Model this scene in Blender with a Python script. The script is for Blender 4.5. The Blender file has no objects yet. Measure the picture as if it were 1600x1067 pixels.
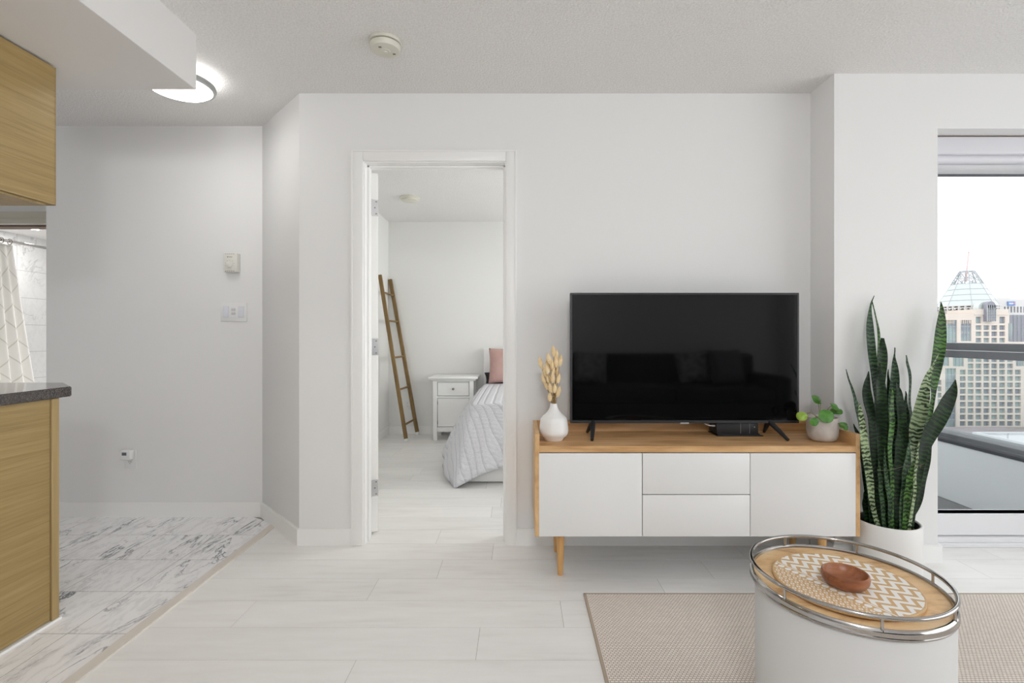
import bpy, bmesh, math, random
from mathutils import Vector, Matrix
random.seed(7)
PI = math.pi
C = bpy.context.scene.collection
F = 770.0; CX = 812.0; CY = 524.0; H = 1.12       # measured camera: focal in px, principal point, eye height

def at(px, py, Y):
    return Vector(((px-CX)/F*Y, Y, H-(py-CY)/F*Y))
def s2l(c):
    return tuple((v/12.92 if v <= .04045 else ((v+.055)/1.055)**2.4) for v in c)
def rgb(r, g, b):
    return s2l((r/255, g/255, b/255)) + (1.0,)

# ---------------------------------------------------------------- materials
def new_mat(name):
    m = bpy.data.materials.new(name); m.use_nodes = True
    nt = m.node_tree; b = nt.nodes['Principled BSDF']
    return m, nt, b
def mat(name, col, rough=.5, metal=0, bump=None, spec=.5, var=None, coat=0, trans=0, ior=1.45):
    m, nt, b = new_mat(name)
    b.inputs['Base Color'].default_value = col
    b.inputs['Roughness'].default_value = rough
    b.inputs['Metallic'].default_value = metal
    b.inputs['Specular IOR Level'].default_value = spec
    b.inputs['Coat Weight'].default_value = coat
    b.inputs['Transmission Weight'].default_value = trans
    b.inputs['IOR'].default_value = ior
    tc = nt.nodes.new('ShaderNodeTexCoord')
    if bump:
        n = nt.nodes.new('ShaderNodeTexNoise'); n.inputs['Scale'].default_value = bump[0]
        n.inputs['Detail'].default_value = 3
        nt.links.new(tc.outputs['Object'], n.inputs['Vector'])
        bp = nt.nodes.new('ShaderNodeBump'); bp.inputs['Strength'].default_value = bump[1]
        bp.inputs['Distance'].default_value = bump[2]
        nt.links.new(n.outputs['Fac'], bp.inputs['Height']); nt.links.new(bp.outputs['Normal'], b.inputs['Normal'])
    if var:   # (scale, other colour, contrast)
        n = nt.nodes.new('ShaderNodeTexNoise'); n.inputs['Scale'].default_value = var[0]; n.inputs['Detail'].default_value = 5
        nt.links.new(tc.outputs['Object'], n.inputs['Vector'])
        r = nt.nodes.new('ShaderNodeValToRGB')
        r.color_ramp.elements[0].position = .5-var[2]; r.color_ramp.elements[1].position = .5+var[2]
        r.color_ramp.elements[0].color = col; r.color_ramp.elements[1].color = var[1]
        nt.links.new(n.outputs['Fac'], r.inputs['Fac']); nt.links.new(r.outputs['Color'], b.inputs['Base Color'])
    return m
def mth(nt, op, a, b=None, c=None):
    n = nt.nodes.new('ShaderNodeMath'); n.operation = op
    for i, v in enumerate((a, b, c)):
        if v is None: continue
        if isinstance(v, (int, float)): n.inputs[i].default_value = v
        else: nt.links.new(v, n.inputs[i])
    return n.outputs[0]
def mix(nt, fac, a, b):
    n = nt.nodes.new('ShaderNodeMix'); n.data_type = 'RGBA'
    for i, v in ((0, fac), (6, a), (7, b)):
        if isinstance(v, (int, float)): n.inputs[i].default_value = v
        elif isinstance(v, tuple): n.inputs[i].default_value = v
        else: nt.links.new(v, n.inputs[i])
    return n.outputs[2]
def wood(name, c1, c2, c3, scale, rough=.45, fine=6, attr=False, knots=0, lo=.3, hi=.7):
    """grain stretched along the axis with the smallest scale"""
    m, nt, b = new_mat(name); b.inputs['Roughness'].default_value = rough
    tc = nt.nodes.new('ShaderNodeTexCoord'); mp = nt.nodes.new('ShaderNodeMapping')
    mp.inputs['Scale'].default_value = scale
    vec = tc.outputs['Object']
    if attr:
        at_ = nt.nodes.new('ShaderNodeAttribute'); at_.attribute_name = 'rnd'
        va = nt.nodes.new('ShaderNodeVectorMath'); va.operation = 'ADD'
        sc = nt.nodes.new('ShaderNodeVectorMath'); sc.operation = 'SCALE'; sc.inputs['Scale'].default_value = 13.0
        nt.links.new(at_.outputs['Vector'], sc.inputs[0])
        nt.links.new(vec, va.inputs[0]); nt.links.new(sc.outputs[0], va.inputs[1]); vec = va.outputs[0]
    nt.links.new(vec, mp.inputs['Vector'])
    n1 = nt.nodes.new('ShaderNodeTexNoise'); n1.inputs['Scale'].default_value = 1; n1.inputs['Detail'].default_value = 5
    n1.inputs['Distortion'].default_value = .8
    n2 = nt.nodes.new('ShaderNodeTexNoise'); n2.inputs['Scale'].default_value = fine; n2.inputs['Detail'].default_value = 3
    nt.links.new(mp.outputs[0], n1.inputs['Vector']); nt.links.new(mp.outputs[0], n2.inputs['Vector'])
    r = nt.nodes.new('ShaderNodeValToRGB'); e = r.color_ramp.elements
    e[0].position = lo; e[0].color = c1; e[1].position = hi; e[1].color = c3
    q = e.new((lo+hi)/2); q.color = c2
    f = mth(nt, 'ADD', mth(nt, 'MULTIPLY', n1.outputs['Fac'], .62), mth(nt, 'MULTIPLY', n2.outputs['Fac'], .38))
    nt.links.new(f, r.inputs['Fac'])
    col = r.outputs['Color']
    if attr:
        at2 = nt.nodes.new('ShaderNodeAttribute'); at2.attribute_name = 'shade'
        hs = nt.nodes.new('ShaderNodeHueSaturation')
        nt.links.new(col, hs.inputs['Color']); nt.links.new(at2.outputs['Fac'], hs.inputs['Value']); col = hs.outputs['Color']
    nt.links.new(col, b.inputs['Base Color'])
    bp = nt.nodes.new('ShaderNodeBump'); bp.inputs['Strength'].default_value = .15; bp.inputs['Distance'].default_value = .0006
    nt.links.new(n2.outputs['Fac'], bp.inputs['Height']); nt.links.new(bp.outputs['Normal'], b.inputs['Normal'])
    return m
def marble(name, base, dark, scale, rough=.3, attr=True, rot=.6, strength=.75, tile=None, stretch=(3.2, .9, 1)):
    m, nt, b = new_mat(name); b.inputs['Roughness'].default_value = rough
    tc = nt.nodes.new('ShaderNodeTexCoord'); vec = tc.outputs['Object']
    if attr:
        at_ = nt.nodes.new('ShaderNodeAttribute'); at_.attribute_name = 'rnd'
        sc = nt.nodes.new('ShaderNodeVectorMath'); sc.operation = 'SCALE'; sc.inputs['Scale'].default_value = 17.0
        va = nt.nodes.new('ShaderNodeVectorMath'); va.operation = 'ADD'
        nt.links.new(at_.outputs['Vector'], sc.inputs[0]); nt.links.new(vec, va.inputs[0]); nt.links.new(sc.outputs[0], va.inputs[1]); vec = va.outputs[0]
    mp = nt.nodes.new('ShaderNodeMapping'); mp.inputs['Scale'].default_value = stretch; mp.inputs['Rotation'].default_value = (0, 0, rot)
    nt.links.new(vec, mp.inputs['Vector'])
    def vein(s, w, d):
        n = nt.nodes.new('ShaderNodeTexNoise'); n.inputs['Scale'].default_value = s; n.inputs['Detail'].default_value = 6
        n.inputs['Distortion'].default_value = d; n.inputs['Roughness'].default_value = .6
        nt.links.new(mp.outputs[0], n.inputs['Vector'])
        a = mth(nt, 'ABSOLUTE', mth(nt, 'SUBTRACT', n.outputs['Fac'], .5))
        mr = nt.nodes.new('ShaderNodeMapRange'); mr.inputs['From Min'].default_value = 0; mr.inputs['From Max'].default_value = w
        mr.inputs['To Min'].default_value = 1; mr.inputs['To Max'].default_value = 0
        nt.links.new(a, mr.inputs['Value']); return mr.outputs[0]
    v1 = vein(scale, .022, .6); v2 = vein(scale*2.3, .05, .3)
    msk = nt.nodes.new('ShaderNodeTexNoise'); msk.inputs['Scale'].default_value = scale*.6
    nt.links.new(mp.outputs[0], msk.inputs['Vector'])
    mk = nt.nodes.new('ShaderNodeMapRange'); mk.inputs['From Min'].default_value = .42; mk.inputs['From Max'].default_value = .62
    nt.links.new(msk.outputs['Fac'], mk.inputs['Value'])
    v = mth(nt, 'MINIMUM', mth(nt, 'ADD', mth(nt, 'MULTIPLY', mth(nt, 'MULTIPLY', v1, mk.outputs[0]), strength), mth(nt, 'MULTIPLY', v2, strength*.17)), 1.0)
    cl = nt.nodes.new('ShaderNodeTexNoise'); cl.inputs['Scale'].default_value = scale*.8; cl.inputs['Detail'].default_value = 4
    nt.links.new(mp.outputs[0], cl.inputs['Vector'])
    c0 = mix(nt, mth(nt, 'MULTIPLY', cl.outputs['Fac'], .2), base, tuple(x*.72 for x in base[:3])+(1,))
    col = mix(nt, v, c0, dark)
    if tile:
        br = nt.nodes.new('ShaderNodeTexBrick'); br.inputs['Scale'].default_value = 1
        br.inputs['Brick Width'].default_value = tile[0]; br.inputs['Row Height'].default_value = tile[1]; br.inputs['Mortar Size'].default_value = .003
        br.inputs['Color1'].default_value = (0, 0, 0, 1); br.inputs['Color2'].default_value = (0, 0, 0, 1); br.inputs['Mortar'].default_value = (1, 1, 1, 1)
        br.offset = 0
        sx = nt.nodes.new('ShaderNodeSeparateXYZ'); cb = nt.nodes.new('ShaderNodeCombineXYZ')
        nt.links.new(tc.outputs['Object'], sx.inputs[0]); nt.links.new(sx.outputs['Y'], cb.inputs['X']); nt.links.new(sx.outputs['Z'], cb.inputs['Y'])
        nt.links.new(cb.outputs[0], br.inputs['Vector'])
        col = mix(nt, br.outputs['Color'], col, tuple(x*.62 for x in base[:3])+(1,))
    nt.links.new(col, b.inputs['Base Color'])
    return m
def glass_mat(name, tint=(.97, .985, .98, 1), refl=1.0):
    """thin pane: mostly clear with a fresnel reflection"""
    m = bpy.data.materials.new(name); m.use_nodes = True; nt = m.node_tree; nt.nodes.clear()
    o = nt.nodes.new('ShaderNodeOutputMaterial'); mx = nt.nodes.new('ShaderNodeMixShader')
    t = nt.nodes.new('ShaderNodeBsdfTransparent'); t.inputs[0].default_value = tint
    g = nt.nodes.new('ShaderNodeBsdfGlossy'); g.inputs['Roughness'].default_value = 0
    fr = nt.nodes.new('ShaderNodeFresnel'); fr.inputs[0].default_value = 1.3
    nt.links.new(mth(nt, 'MULTIPLY', fr.outputs[0], refl), mx.inputs[0]); nt.links.new(t.outputs[0], mx.inputs[1]); nt.links.new(g.outputs[0], mx.inputs[2])
    nt.links.new(mx.outputs[0], o.inputs[0]); return m
def emit(name, col, s):
    m, nt, b = new_mat(name); b.inputs['Base Color'].default_value = col
    b.inputs['Emission Color'].default_value = col; b.inputs['Emission Strength'].default_value = s; return m

M = {}
M['wall'] = mat('wall_paint', (.80, .80, .797, 1), .6, bump=(90, .08, .001))
M['wall_bed'] = mat('bedroom_paint', (.80, .80, .785, 1), .6, bump=(90, .08, .001))
M['ceil'] = mat('stippled_ceiling', (.86, .848, .838, 1), .9, bump=(110, 1, .006), var=(120, (.74, .728, .72, 1), .2))
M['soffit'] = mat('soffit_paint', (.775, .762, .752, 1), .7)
M['trim'] = mat('white_trim', (.87, .868, .86, 1), .35)
M['door'] = mat('door_white', (.88, .878, .86, 1), .35)
M['plank'] = wood('pale_plank', (.75, .735, .71, 1), (.84, .828, .808, 1), (.88, .872, .856, 1), (1.1, 7.5, 1), .38, 5, attr=True, lo=.28, hi=.66)
M['subfloor'] = mat('plank_gap', (.34, .31, .28, 1), .8)
M['marble'] = marble('marble_tile', (.93, .925, .93, 1), (.14, .15, .18, 1), 2.6, .42, True, .45, 1.0)
M['marble_wall'] = marble('bath_marble', (.70, .71, .715, 1), (.33, .34, .36, 1), 2.6, .25, False, .5, .7, tile=(.61, .305), stretch=(1, 1.6, 1.1))
M['grout'] = mat('grout', (.34, .31, .28, 1), .8)
M['threshold'] = mat('threshold_strip', (.72, .67, .61, 1), .4)
M['oak_kitchen'] = wood('kitchen_oak_veneer', rgb(138, 114, 68), rgb(155, 131, 84), rgb(168, 145, 98), (60, 2.2, 85), .5, 3.0, lo=.3, hi=.7)
M['oak_band'] = wood('kitchen_oak_band', rgb(156, 132, 88), rgb(168, 144, 98), rgb(178, 155, 110), (40, 40, 1.6), .5, 2.5)
M['granite'] = mat('dark_granite', (.012, .012, .014, 1), .08, var=(260, (.13, .11, .10, 1), .14), spec=.75)
M['oak'] = wood('sideboard_oak', rgb(150, 108, 64), rgb(200, 157, 108), rgb(222, 184, 138), (1.8, 17, 17), .45, 3, lo=.30, hi=.64)
M['oak_v'] = wood('sideboard_oak_side', rgb(182, 138, 88), rgb(208, 168, 118), rgb(220, 184, 138), (15, 3, 10), .45, 4)
M['leg'] = wood('leg_oak', rgb(186, 136, 78), rgb(208, 162, 104), rgb(216, 174, 118), (24, 24, 2), .4, 3)
M['white_lac'] = mat('white_lacquer', (.80, .80, .795, 1), .28)
M['dark'] = mat('dark_gap', (.02, .018, .015, 1), .8)
M['tvplastic'] = mat('tv_plastic', (.018, .018, .021, 1), .4)
M['screen'] = mat('tv_screen', (.003, .003, .0033, 1), .045, spec=.36)
M['silver'] = mat('silver', (.6, .6, .62, 1), .3, metal=.8)
M['steel'] = mat('hinge_steel', (.62, .62, .63, 1), .28, metal=.9)
M['chrome'] = mat('polished_steel', (.43, .415, .40, 1), .11, metal=1)
M['ceramic'] = mat('white_ceramic', (.84, .835, .825, 1), .3)
M['potwhite'] = mat('white_pot', (.82, .82, .81, 1), .38)
M['concrete'] = mat('concrete_pot', rgb(208, 202, 195), .8, bump=(60, .3, .001), var=(22, rgb(184, 177, 170), .2))
M['soil'] = mat('dark_soil', (.012, .009, .007, 1), .95, bump=(60, 1, .01), var=(90, (.05, .035, .022, 1), .15))
M['pebble'] = mat('sand', (.50, .40, .30, 1), .9, bump=(90, .8, .004))
M['ottoman'] = mat('drum_white', (.60, .597, .59, 1), .62, bump=(500, .1, .0004))
M['traywood'] = wood('tray_wood', rgb(168, 124, 84), rgb(222, 184, 134), rgb(234, 204, 160), (6, 15, 10), .4, 3, lo=.30, hi=.62)
M['bowl'] = wood('bowl_wood', rgb(94, 50, 28), rgb(142, 86, 54), rgb(168, 112, 76), (6, 30, 30), .38, 3)
M['ladder'] = wood('ladder_wood', rgb(98, 76, 42), rgb(126, 100, 58), rgb(142, 116, 72), (30, 30, 3), .5, 3)
M['nightstand'] = mat('nightstand_white', (.84, .84, .835, 1), .35)
M['knob'] = mat('knob_metal', (.18, .17, .15, 1), .35, metal=.8)
M['pink'] = mat('pink_fabric', rgb(204, 170, 163), .9, bump=(400, .4, .002), var=(9, rgb(194, 158, 151), .2))
M['black_fabric'] = mat('black_fabric', (.03, .03, .035, 1), .9)
M['sheet'] = mat('sheet', (.78, .78, .78, 1), .9)
M['stem'] = mat('dry_stem', rgb(150, 118, 66), .8)
M['tail'] = mat('bunny_tail_fluff', rgb(226, 200, 154), .95, var=(60, rgb(242, 224, 186), .2))
M['green_stem'] = mat('green_stem', rgb(120, 120, 70), .5)
M['wire'] = mat('wire', (.12, .10, .07, 1), .5)
M['cream'] = mat('cream_plastic', (.68, .665, .58, 1), .45)
M['cream2'] = mat('thermostat_plastic', (.74, .73, .68, 1), .45)
M['vent'] = mat('vent_dark', (.16, .14, .12, 1), .7)
M['plate'] = mat('white_plastic', (.80, .80, .80, 1), .35)
M['plate_blue'] = mat('rocker_plastic', (.72, .74, .80, 1), .3)
M['lcd'] = mat('lcd', (.09, .10, .12, 1), .3)
M['ring'] = mat('lamp_ring', (.42, .43, .43, 1), .35, metal=.4)
M['dome'] = emit('lamp_dome', (1, .985, .96, 1), 13.0)
M['spot'] = emit('spot_lens', (1, .97, .93, 1), 12.0)
M['blind'] = mat('blind_cassette', (.70, .70, .74, 1), .4)
M['frame_grey'] = mat('door_frame_metal', (.60, .60, .62, 1), .4)
M['frame_white'] = mat('frame_white', (.78, .78, .80, 1), .4)
M['gasket'] = mat('gasket', (.045, .048, .06, 1), .5)
M['rail'] = mat('charcoal_rail', (.060, .062, .072, 1), .45)
M['parapet'] = mat('parapet_paint', (.70, .73, .745, 1), .8, bump=(60, .2, .002))
M['deck'] = mat('balcony_deck', (.13, .135, .14, 1), .9, bump=(200, .5, .002), var=(300, (.24, .24, .24, 1), .1))
M['glass'] = glass_mat('window_glass', (.97, .98, .98, 1), .18)
M['railglass'] = glass_mat('rail_glass', (.90, .925, .925, 1), .12)
M['sofa'] = mat('dark_sofa', (.035, .036, .04, 1), .95)
M['cushion'] = mat('cushion', (.50, .49, .47, 1), .9, var=(22, (.18, .18, .18, 1), .05))
M['brown'] = mat('brown_track', (.16, .11, .07, 1), .5)
M['header'] = mat('header_cream', (.66, .63, .54, 1), .5)
M['curtain'] = None
M['beige_stone'] = mat('beige_stone', (.60, .535, .475, 1), .85, var=(.4, (.63, .565, .505, 1), .2))
M['pane_green'] = mat('pane_green', (.28, .36, .35, 1), .35, var=(.13, (.19, .215, .25, 1), .08))
M['pane_dark'] = mat('pane_dark', (.22, .22, .26, 1), .4)
M['glass_roof'] = mat('glass_roof', (.50, .545, .535, 1), .35)
M['lattice'] = mat('lattice', (.38, .40, .42, 1), .5)
M['white_bld'] = mat('white_building', (.58, .57, .56, 1), .8)
M['glass_bld'] = mat('mauve_glass_building', (.24, .235, .275, 1), .45)
M['roofgrey'] = mat('flat_roof', (.50, .505, .52, 1), .9)
M['roofbrown'] = mat('brown_roofs', (.20, .17, .16, 1), .9, var=(.05, (.28, .25, .27, 1), .15))
M['city'] = mat('city_ground', (.45, .45, .45, 1), .95)
M['signblue'] = mat('sign_blue', (.14, .25, .50, 1), .6)
M['signred'] = mat('sign_red', (.62, .22, .22, 1), .6)
M['signwhite'] = mat('sign_white', (.70, .70, .75, 1), .6)
M['red'] = mat('mast_pink', (.62, .42, .42, 1), .6)

def rug_mat():
    m, nt, b = new_mat('woven_rug'); b.inputs['Roughness'].default_value = .95
    tc = nt.nodes.new('ShaderNodeTexCoord')
    br = nt.nodes.new('ShaderNodeTexBrick'); br.offset = .5; br.inputs['Scale'].default_value = 1
    br.inputs['Brick Width'].default_value = .0135; br.inputs['Row Height'].default_value = .0090
    br.inputs['Mortar Size'].default_value = .0014; br.inputs['Mortar Smooth'].default_value = .6
    br.inputs['Color1'].default_value = rgb(248, 239, 231); br.inputs['Color2'].default_value = rgb(238, 228, 219); br.inputs['Mortar'].default_value = rgb(168, 152, 138)
    nt.links.new(tc.outputs['Object'], br.inputs['Vector'])
    n = nt.nodes.new('ShaderNodeTexNoise'); n.inputs['Scale'].default_value = 900
    nt.links.new(tc.outputs['Object'], n.inputs['Vector'])
    nt.links.new(mix(nt, mth(nt, 'MULTIPLY', n.outputs['Fac'], .25), br.outputs['Color'], rgb(216, 202, 190)), b.inputs['Base Color'])
    bp = nt.nodes.new('ShaderNodeBump'); bp.inputs['Strength'].default_value = .8; bp.inputs['Distance'].default_value = .004; bp.invert = True
    nt.links.new(br.outputs['Fac'], bp.inputs['Height']); nt.links.new(bp.outputs['Normal'], b.inputs['Normal'])
    return m
M['rug'] = rug_mat(); M['rugedge'] = mat('rug_binding', rgb(176, 160, 144), .95)

def board_mat():
    """kraft board printed white: chevrons, a line, a row of dots and small diamonds"""
    m, nt, b = new_mat('printed_board'); b.inputs['Roughness'].default_value = .45
    tc = nt.nodes.new('ShaderNodeTexCoord'); sp = nt.nodes.new('ShaderNodeSeparateXYZ')
    nt.links.new(tc.outputs['Object'], sp.inputs[0]); x, y = sp.outputs['X'], sp.outputs['Y']
    # u runs along the dotted line, v across it
    u = mth(nt, 'ADD', mth(nt, 'MULTIPLY', x, .44), mth(nt, 'MULTIPLY', y, -.898))
    v = mth(nt, 'ADD', mth(nt, 'MULTIPLY', x, .898), mth(nt, 'MULTIPLY', y, .44))
    tri = mth(nt, 'PINGPONG', mth(nt, 'ADD', v, 1.0), .0235)
    f = mth(nt, 'FRACT', mth(nt, 'DIVIDE', mth(nt, 'ADD', mth(nt, 'ADD', u, 1.0), mth(nt, 'MULTIPLY', tri, 1.05)), .0290))
    zig = mth(nt, 'MULTIPLY', mth(nt, 'LESS_THAN', f, .54), mth(nt, 'GREATER_THAN', v, -.053))
    line = mth(nt, 'MULTIPLY', mth(nt, 'GREATER_THAN', v, -.0598), mth(nt, 'LESS_THAN', v, -.0560))
    du = mth(nt, 'SUBTRACT', mth(nt, 'MULTIPLY', mth(nt, 'FRACT', mth(nt, 'DIVIDE', mth(nt, 'ADD', u, 1.0), .0205)), .0205), .01025)
    dv = mth(nt, 'ADD', v, .0702)
    dot = mth(nt, 'LESS_THAN', mth(nt, 'ADD', mth(nt, 'MULTIPLY', du, du), mth(nt, 'MULTIPLY', dv, dv)), .0080**2)
    p = .0165
    a1 = mth(nt, 'ABSOLUTE', mth(nt, 'SUBTRACT', mth(nt, 'MULTIPLY', mth(nt, 'FRACT', mth(nt, 'DIVIDE', mth(nt, 'ADD', u, 1.0), p)), p), p/2))
    a2 = mth(nt, 'ABSOLUTE', mth(nt, 'SUBTRACT', mth(nt, 'MULTIPLY', mth(nt, 'FRACT', mth(nt, 'DIVIDE', mth(nt, 'ADD', v, 1.0), p)), p), p/2))
    s = mth(nt, 'ADD', a1, a2)
    dia = mth(nt, 'ADD', mth(nt, 'MULTIPLY', mth(nt, 'GREATER_THAN', s, .0030), mth(nt, 'LESS_THAN', s, .0060)), mth(nt, 'GREATER_THAN', s, .0136))
    dia = mth(nt, 'MULTIPLY', dia, mth(nt, 'LESS_THAN', v, -.081))
    w = mth(nt, 'MINIMUM', mth(nt, 'ADD', mth(nt, 'ADD', zig, line), mth(nt, 'ADD', dot, dia)), 1.0)
    r2 = mth(nt, 'SQRT', mth(nt, 'ADD', mth(nt, 'MULTIPLY', x, x), mth(nt, 'MULTIPLY', y, y)))
    w = mth(nt, 'MULTIPLY', w, mth(nt, 'LESS_THAN', r2, .163))
    nt.links.new(mix(nt, w, rgb(204, 168, 120), rgb(238, 236, 232)), b.inputs['Base Color'])
    return m
M['board'] = board_mat()

def leaf_mat(name, c_dark, c_light, bias, rough=.42):
    """cross banded snake plant leaf; uv.x across, uv.y along in metres"""
    m, nt, b = new_mat(name); b.inputs['Roughness'].default_value = rough; b.inputs['Specular IOR Level'].default_value = .22
    uv = nt.nodes.new('ShaderNodeUVMap'); sp = nt.nodes.new('ShaderNodeSeparateXYZ'); nt.links.new(uv.outputs[0], sp.inputs[0])
    n = nt.nodes.new('ShaderNodeTexNoise'); n.inputs['Scale'].default_value = 38; n.inputs['Detail'].default_value = 5
    nt.links.new(uv.outputs[0], n.inputs['Vector'])
    big = nt.nodes.new('ShaderNodeTexNoise'); big.inputs['Scale'].default_value = 9; nt.links.new(uv.outputs[0], big.inputs['Vector'])
    ph = mth(nt, 'ADD', mth(nt, 'MULTIPLY', sp.outputs['Y'], 330), mth(nt, 'MULTIPLY', n.outputs['Fac'], 13))
    f = mth(nt, 'ADD', mth(nt, 'MULTIPLY', mth(nt, 'SINE', ph), .5), .5)
    f = mth(nt, 'ADD', mth(nt, 'MULTIPLY', f, .5), mth(nt, 'MULTIPLY', big.outputs['Fac'], .9))
    mr = nt.nodes.new('ShaderNodeMapRange'); mr.inputs['From Min'].default_value = bias; mr.inputs['From Max'].default_value = bias+.42
    nt.links.new(f, mr.inputs['Value'])
    nt.links.new(mix(nt, mr.outputs[0], c_dark, c_light), b.inputs['Base Color'])
    return m
M['leafd'] = leaf_mat('leaf_dark', rgb(14, 27, 14), rgb(38, 68, 28), .60)
M['leafm'] = leaf_mat('leaf_mid', rgb(18, 38, 16), rgb(78, 120, 50), .56)
M['leafp'] = leaf_mat('leaf_pale', rgb(30, 46, 28), rgb(160, 178, 138), .44)
M['leafg'] = leaf_mat('leaf_grey', rgb(26, 44, 30), rgb(70, 98, 66), .55)
M['pilea'] = mat('pilea_leaf', rgb(58, 112, 40), .35, var=(40, rgb(92, 146, 56), .25))
M['pilea_light'] = mat('pilea_light', rgb(142, 176, 62), .35, var=(40, rgb(162, 192, 84), .2))

def curtain_mat():
    m, nt, b = new_mat('shower_curtain'); b.inputs['Roughness'].default_value = .85
    uv = nt.nodes.new('ShaderNodeUVMap'); sp = nt.nodes.new('ShaderNodeSeparateXYZ'); nt.links.new(uv.outputs[0], sp.inputs[0])
    a = mth(nt, 'MULTIPLY', sp.outputs['X'], 2.6); c = mth(nt, 'MULTIPLY', sp.outputs['Y'], 3.0)
    l1 = mth(nt, 'LESS_THAN', mth(nt, 'FRACT', mth(nt, 'ADD', mth(nt, 'ADD', a, c), 10)), .045)
    l2 = mth(nt, 'LESS_THAN', mth(nt, 'FRACT', mth(nt, 'ADD', mth(nt, 'SUBTRACT', a, c), 10)), .045)
    nt.links.new(mix(nt, mth(nt, 'MAXIMUM', l1, l2), (.88, .875, .85, 1), (.70, .68, .63, 1)), b.inputs['Base Color'])
    return m
M['curtain'] = curtain_mat()
def quilt_mat():
    m, nt, b = new_mat('grey_quilt'); b.inputs['Roughness'].default_value = .95
    uv = nt.nodes.new('ShaderNodeUVMap'); sp = nt.nodes.new('ShaderNodeSeparateXYZ'); nt.links.new(uv.outputs[0], sp.inputs[0])
    n = nt.nodes.new('ShaderNodeTexNoise'); n.inputs['Scale'].default_value = 60; n.inputs['Detail'].default_value = 4
    mp = nt.nodes.new('ShaderNodeMapping'); mp.inputs['Scale'].default_value = (1, 3.5, 1)
    nt.links.new(uv.outputs[0], mp.inputs['Vector']); nt.links.new(mp.outputs[0], n.inputs['Vector'])
    q1 = mth(nt, 'PINGPONG', sp.outputs['X'], .035); q2 = mth(nt, 'PINGPONG', sp.outputs['Y'], .011)
    g1 = mth(nt, 'LESS_THAN', q1, .0022)
    base = mix(nt, n.outputs['Fac'], rgb(190, 190, 196), rgb(236, 236, 240))
    nt.links.new(mix(nt, mth(nt, 'MULTIPLY', g1, .55), base, rgb(168, 168, 182)), b.inputs['Base Color'])
    h = mth(nt, 'ADD', mth(nt, 'MINIMUM', mth(nt, 'MULTIPLY', q1, 60), 1.0), mth(nt, 'MULTIPLY', mth(nt, 'MINIMUM', mth(nt, 'MULTIPLY', q2, 120), 1.0), .5))
    bp = nt.nodes.new('ShaderNodeBump'); bp.inputs['Strength'].default_value = .8; bp.inputs['Distance'].default_value = .008
    nt.links.new(h, bp.inputs['Height']); nt.links.new(bp.outputs['Normal'], b.inputs['Normal'])
    return m
M['quilt'] = quilt_mat()

# ---------------------------------------------------------------- mesh helpers
W = {}     # world location of each object's origin
def nb(): return bmesh.new()
def merge(bm, tmp):
    me = bpy.data.meshes.new('t'); tmp.to_mesh(me); tmp.free(); bm.from_mesh(me); bpy.data.meshes.remove(me)
def box(bm, x0, x1, y0, y1, z0, z1, r=0, seg=2, mtx=None):
    t = nb(); bmesh.ops.create_cube(t, size=1)
    sx, sy, sz = x1-x0, y1-y0, z1-z0
    for v in t.verts:
        v.co = Vector((x0+(v.co.x+.5)*sx, y0+(v.co.y+.5)*sy, z0+(v.co.z+.5)*sz))
    if r > 0:
        bmesh.ops.bevel(t, geom=list(t.edges), offset=r, segments=seg, profile=.5, affect='EDGES', clamp_overlap=True)
    if mtx is not None: bmesh.ops.transform(t, matrix=mtx, verts=t.verts)
    merge(bm, t); return bm
def prism(bm, poly, z0, z1):
    t = nb()
    a = [t.verts.new((x, y, z0)) for x, y in poly]; b = [t.verts.new((x, y, z1)) for x, y in poly]
    n = len(poly)
    t.faces.new(a); t.faces.new(b)
    for i in range(n): t.faces.new((a[i], a[(i+1) % n], b[(i+1) % n], b[i]))
    bmesh.ops.recalc_face_normals(t, faces=t.faces); merge(bm, t); return bm
def lathe(bm, prof, c, seg=48, axis='Z', mtx=None):
    """prof: list of (r, h); closes on the axis where r==0"""
    t = nb(); rings = []
    for r, h in prof:
        if r <= 1e-6: rings.append([t.verts.new((0, 0, h))])
        else: rings.append([t.verts.new((r*math.cos(2*PI*i/seg), r*math.sin(2*PI*i/seg), h)) for i in range(seg)])
    for a, b in zip(rings, rings[1:]):
        for i in range(seg):
            j = (i+1) % seg
            if len(a) == 1 and len(b) == 1: break
            if len(a) == 1: t.faces.new((a[0], b[i], b[j]))
            elif len(b) == 1: t.faces.new((a[i], a[j], b[0]))
            else: t.faces.new((a[i], a[j], b[j], b[i]))
    bmesh.ops.recalc_face_normals(t, faces=t.faces)
    mm = Matrix.Translation(c)
    if axis == 'Y': mm = mm @ Matrix.Rotation(PI/2, 4, 'X')      # +h points to -Y
    if axis == 'X': mm = mm @ Matrix.Rotation(PI/2, 4, 'Y')
    if mtx is not None: mm = mm @ mtx
    bmesh.ops.transform(t, matrix=mm, verts=t.verts); merge(bm, t); return bm
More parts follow.
